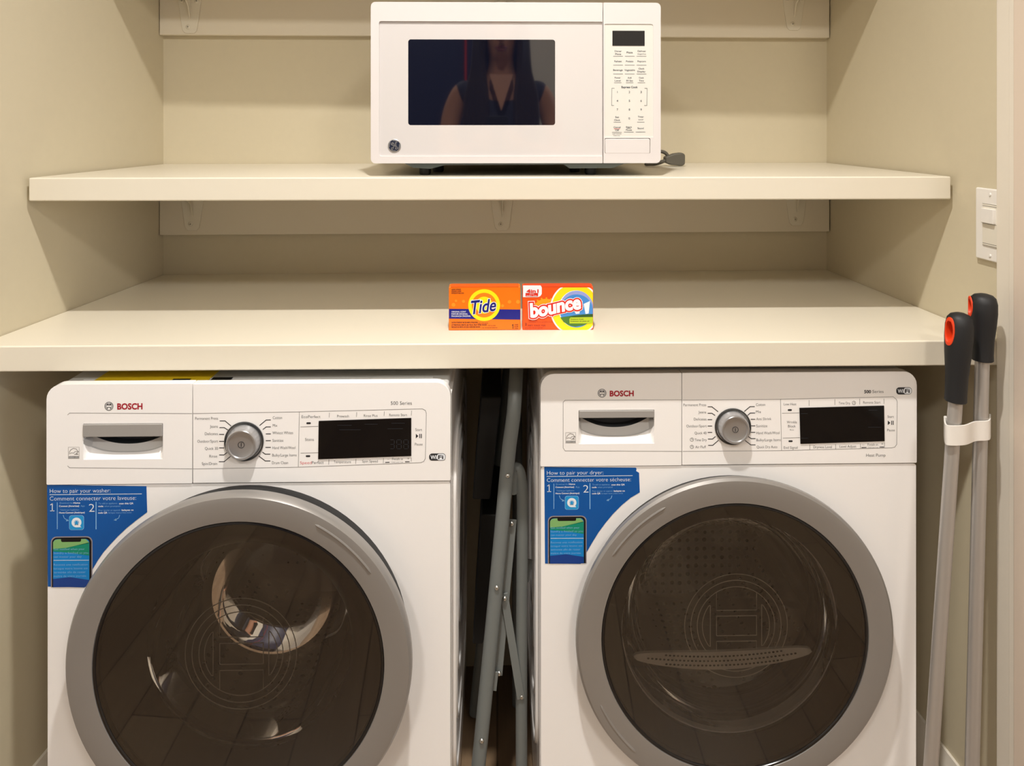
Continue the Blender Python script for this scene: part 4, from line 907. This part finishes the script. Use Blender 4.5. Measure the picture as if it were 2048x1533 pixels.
# ------------------------------------------------------------------ ceiling lights
def downlight(x, y, r_, label):
    o = empty('recessed_ceiling_light', (x, y, CEIL), label, 'ceiling light')
    MB().lathe([(r_, -.0005), (r_+.018, -.0005), (r_+.018, -.006), (r_+.004, -.008), (r_, -.004)], 0, 0, 40, closed=True, axis='z').build('trim_ring', plast, o)
    MB().lathe([(.0005, -.003), (r_, -.003)], 0, 0, 40, axis='z').build('lens', M('lit lens', (255, 236, 208), .5, emit=6), o)
downlight(0, .528*K, .042, 'small recessed ceiling spotlight above the closet opening')
downlight(-.75, -1.1, .20, 'added round fill light in the hall ceiling on the left'); downlight(.85, -1.1, .20, 'added round fill light in the hall ceiling on the right, nearer the window')  # hall fixtures are added to go with the fill lamps

# ------------------------------------------------------------------ the photographer, mirrored in the oven window
def skinned(name, nodes, edges, mat, parent, root=0, sub=2):
    me = bpy.data.meshes.new(name); me.from_pydata([n[0] for n in nodes], edges, []); me.materials.append(mat)
    o = bpy.data.objects.new(name, me); C.objects.link(o); o.parent = parent
    bm = bmesh.new(); bm.from_mesh(me); ly = bm.verts.layers.skin.verify(); bm.verts.ensure_lookup_table()
    for i, n in enumerate(nodes):
        r_ = n[1]; bm.verts[i][ly].radius = r_ if isinstance(r_, tuple) else (r_, r_); bm.verts[i][ly].use_root = (i == root)
    bm.to_mesh(me); bm.free()
    s_ = o.modifiers.new('skin', 'SKIN'); s_.use_smooth_shade = True; s_.branch_smoothing = .6
    b_ = o.modifiers.new('sub', 'SUBSURF'); b_.levels = 1; b_.render_levels = sub
    return o
PX, PY = .015, -.40
per = empty('person', (PX, PY, 0), 'person with long dark hair in a dark sleeveless V-neck top, mirrored in the microwave window', 'person')
skin_m = M('skin', (196, 140, 108), .5); hair_m = M('dark brown hair', (42, 28, 22), .45); top_m = M('charcoal navy cloth', (44, 44, 60), .8); jean_m = M('dark denim', (36, 42, 58), .8)
N = []; E_ = []
def nd(x, y, z, r_, p=None):
    N.append(((x, y, z), r_)); 
    if p is not None: E_.append((p, len(N)-1))
    return len(N)-1
pel = nd(0, 0, .93, (.135, .10))
sp1 = nd(0, 0, 1.06, (.115, .085), pel); sp2 = nd(0, 0, 1.20, (.135, .095), sp1); ch = nd(0, -.005, 1.34, (.125, .085), sp2)
nb = nd(0, -.005, 1.425, (.062, .056), ch); nk = nd(0, .005, 1.475, (.050, .050), nb); jw = nd(0, .028, 1.525, (.056, .066), nk); hd = nd(0, .025, 1.60, (.072, .088), jw); ht = nd(0, .012, 1.675, (.052, .062), hd)
for s in (-1, 1):
    sh = nd(s*.155, -.01, 1.375, (.052, .05), ch); ua = nd(s*.198, .0, 1.26, (.045, .043), sh); el_ = nd(s*.215, .05, 1.11, (.036, .036), ua)
    fa = nd(s*.16, .20, 1.125, (.034, .032), el_); wr = nd(s*.092, .325, 1.150, (.022, .025), fa); pm = nd(s*.066-.01, .362, 1.165, (.018, .030), wr)
    kx = .050
    for k_, (dz, ln) in enumerate(((.030, .030), (.014, .036), (-.004, .034), (-.021, .026))):
        a_ = nd(s*kx-PX, .372, 1.170+dz, .0085, pm); b2 = nd(s*(kx-.004)-PX, .389, 1.172+dz, .0080, a_); c_ = nd(s*(kx-.018)-PX, .3935, 1.174+dz*.95, .0075, b2); nd(s*(kx-.018-ln*.55)-PX, .3925, 1.174+dz*.92, .0065, c_)
    t1 = nd(s*.058-PX, .348, 1.195, .0105, pm); t2 = nd(s*.040-PX, .352, 1.213, .009, t1); nd(s*.020-PX, .358, 1.220, .0078, t2)
    hp = nd(s*.085, 0, .87, (.085, .09), pel); kn = nd(s*.095, .015, .50, (.056, .06), hp); cf = nd(s*.098, -.005, .36, (.052, .056), kn); an = nd(s*.10, -.02, .09, (.034, .038), cf); nd(s*.105, .10, .035, (.038, .024), an)
body = skinned('body', N, E_, skin_m, per)
# face
MB().ball((-.031, .104, 1.603), .0115).ball((.031, .104, 1.603), .0115).build('eye', M('eye white', (230, 224, 218), .2), per)
MB().ball((-.031, .1135, 1.603), .0048).ball((.031, .1135, 1.603), .0048).build('iris', M('dark iris', (34, 20, 14), .2), per)
MB().tube([(0, .104, 1.602), (0, .120, 1.578), (0, .128, 1.562), (0, .112, 1.553)], [.006, .009, .0125, .008], 12).ball((-.010, .113, 1.558), .007).ball((.010, .113, 1.558), .007).build('nose', skin_m, per)
MB().tube([(-.024, .092, 1.528), (-.012, .103, 1.531), (0, .107, 1.529), (.012, .103, 1.531), (.024, .092, 1.528)], [.002, .0055, .006, .0055, .002], 10).tube([(-.022, .092, 1.526), (-.010, .102, 1.520), (0, .105, 1.519), (.010, .102, 1.520), (.022, .092, 1.526)], [.002, .005, .006, .005, .002], 10).build('lips', M('lips', (160, 84, 76), .4), per)
for s in (-1, 1): MB().ball((s*.082, .02, 1.59), (.010, .018, .030)).build('ear', skin_m, per)
# hair: a cap and long lengths falling in front of the shoulders
hm = MB()
def hairp(a, b_):
    th_ = math.radians(-205+230*a)+0; z = 1.715-.50*b_
    ra = .092+.014*math.sin(b_*9+a*20)*.15
    if b_ < .22: q_ = b_/.22; ra *= math.sqrt(max(0.0, 1-(1-q_)**2)); z = 1.715-.11*q_**1.3
    else: ra = .094+.030*min(1, (b_-.22)/.5)
    return (ra*math.cos(th_)*1.05, .01+ra*1.05*math.sin(th_)*(1 if math.sin(th_) < 0 else .8)-.02*b_, z)
hm.grid(hairp, 48, 30)
ob = hm.build('hair', hair_m, per, angle=80)
sd = ob.modifiers.new('t', 'SOLIDIFY'); sd.thickness = .016
hs = MB()
for s in (-1, 1):
    for k_ in range(9):
        t_ = k_/8; x0_ = s*(.070+.022*t_); xe = s*(.060+.070*t_)
        P = [(x0_*.55, .065-.02*t_, 1.672), (x0_, .075-.03*t_, 1.62), (x0_*1.08, .070-.03*t_, 1.54), (s*(.072+.035*t_), .075-.02*t_, 1.44), (xe, .105-.015*t_, 1.33), (xe*.98+s*.006*math.sin(k_), .118-.02*t_, 1.20+.02*math.cos(k_*2)), (xe*.92, .115-.02*t_, 1.11+.03*math.sin(k_*3))]
        hs.tube(smooth_path(P, 5), [.006+.008*min(1, i/6) if i < 24 else .014-.012*(i-24)/8 for i in range(31)][:len(smooth_path(P, 5))], 8)
hs.build('front_hair', hair_m, per)
# clothes
tn = [((0, 0, .90), (.155, .115)), ((0, 0, 1.06), (.135, .103)), ((0, .002, 1.20), (.152, .118)), ((0, 0, 1.325), (.142, .105)), ((-.135, -.008, 1.368), (.068, .062)), ((.135, -.008, 1.368), (.068, .062)), ((-.178, -.004, 1.345), (.060, .056)), ((.178, -.004, 1.345), (.060, .056))]
skinned('sleeveless_top', tn, [(0, 1), (1, 2), (2, 3), (3, 4), (3, 5), (4, 6), (5, 7)], top_m, per)
MB().add([(-.045, .094, 1.425), (.045, .094, 1.425), (0, .128, 1.285), (-.045, .06, 1.43), (.045, .06, 1.43), (0, .09, 1.285)], [(0, 2, 1), (3, 4, 5), (0, 3, 5, 2), (1, 2, 5, 4), (0, 1, 4, 3)]).build('neckline_skin', skin_m, per)
bn = [((0, 0, .95), (.145, .112)), ((-.088, 0, .84), (.097, .103)), ((.088, 0, .84), (.097, .103)), ((-.096, .015, .50), .072), ((.096, .015, .50), .072), ((-.099, -.005, .34), .066), ((.099, -.005, .34), .066), ((-.10, -.015, .11), .058), ((.10, -.015, .11), .058)]
skinned('trousers', bn, [(0, 1), (0, 2), (1, 3), (2, 4), (3, 5), (4, 6), (5, 7), (6, 8)], jean_m, per)
for s in (-1, 1):
    MB().slab([(0, 0), (.0, .0), (.0, .0)], 0, 0) if False else None
    m = MB(); pr_ = [(-.075, .060), (-.07, .095), (-.02, .098), (.05, .072), (.12, .058), (.165, .035), (.172, .008), (.165, .0), (-.075, .0), (-.082, .02)]
    V = [(s*.10+dx, y, z) for dx, k_ in ((-.042, .9), (-.03, 1), (.03, 1), (.042, .9)) for y, z in [(a_*k_, b2*(.85 if k_ < 1 else 1)) for a_, b2 in pr_]]; n_ = len(pr_)
    F = [tuple(range(n_)), tuple(range(3*n_, 4*n_))]+[(i*n_+j, i*n_+(j+1) % n_, (i+1)*n_+(j+1) % n_, (i+1)*n_+j) for i in range(3) for j in range(n_)]
    m.add(V, F).build('shoe', black_m, per, bevel=.006)
ph = empty('phone', (0, -.020, HC-.05), 'dark phone held up in both hands in front of the chest', 'phone')
MB().slab(rrect(-.0375, .0375, -.078, .078, .010), -.004, .004).build('case', black_m, ph, bevel=.0015)
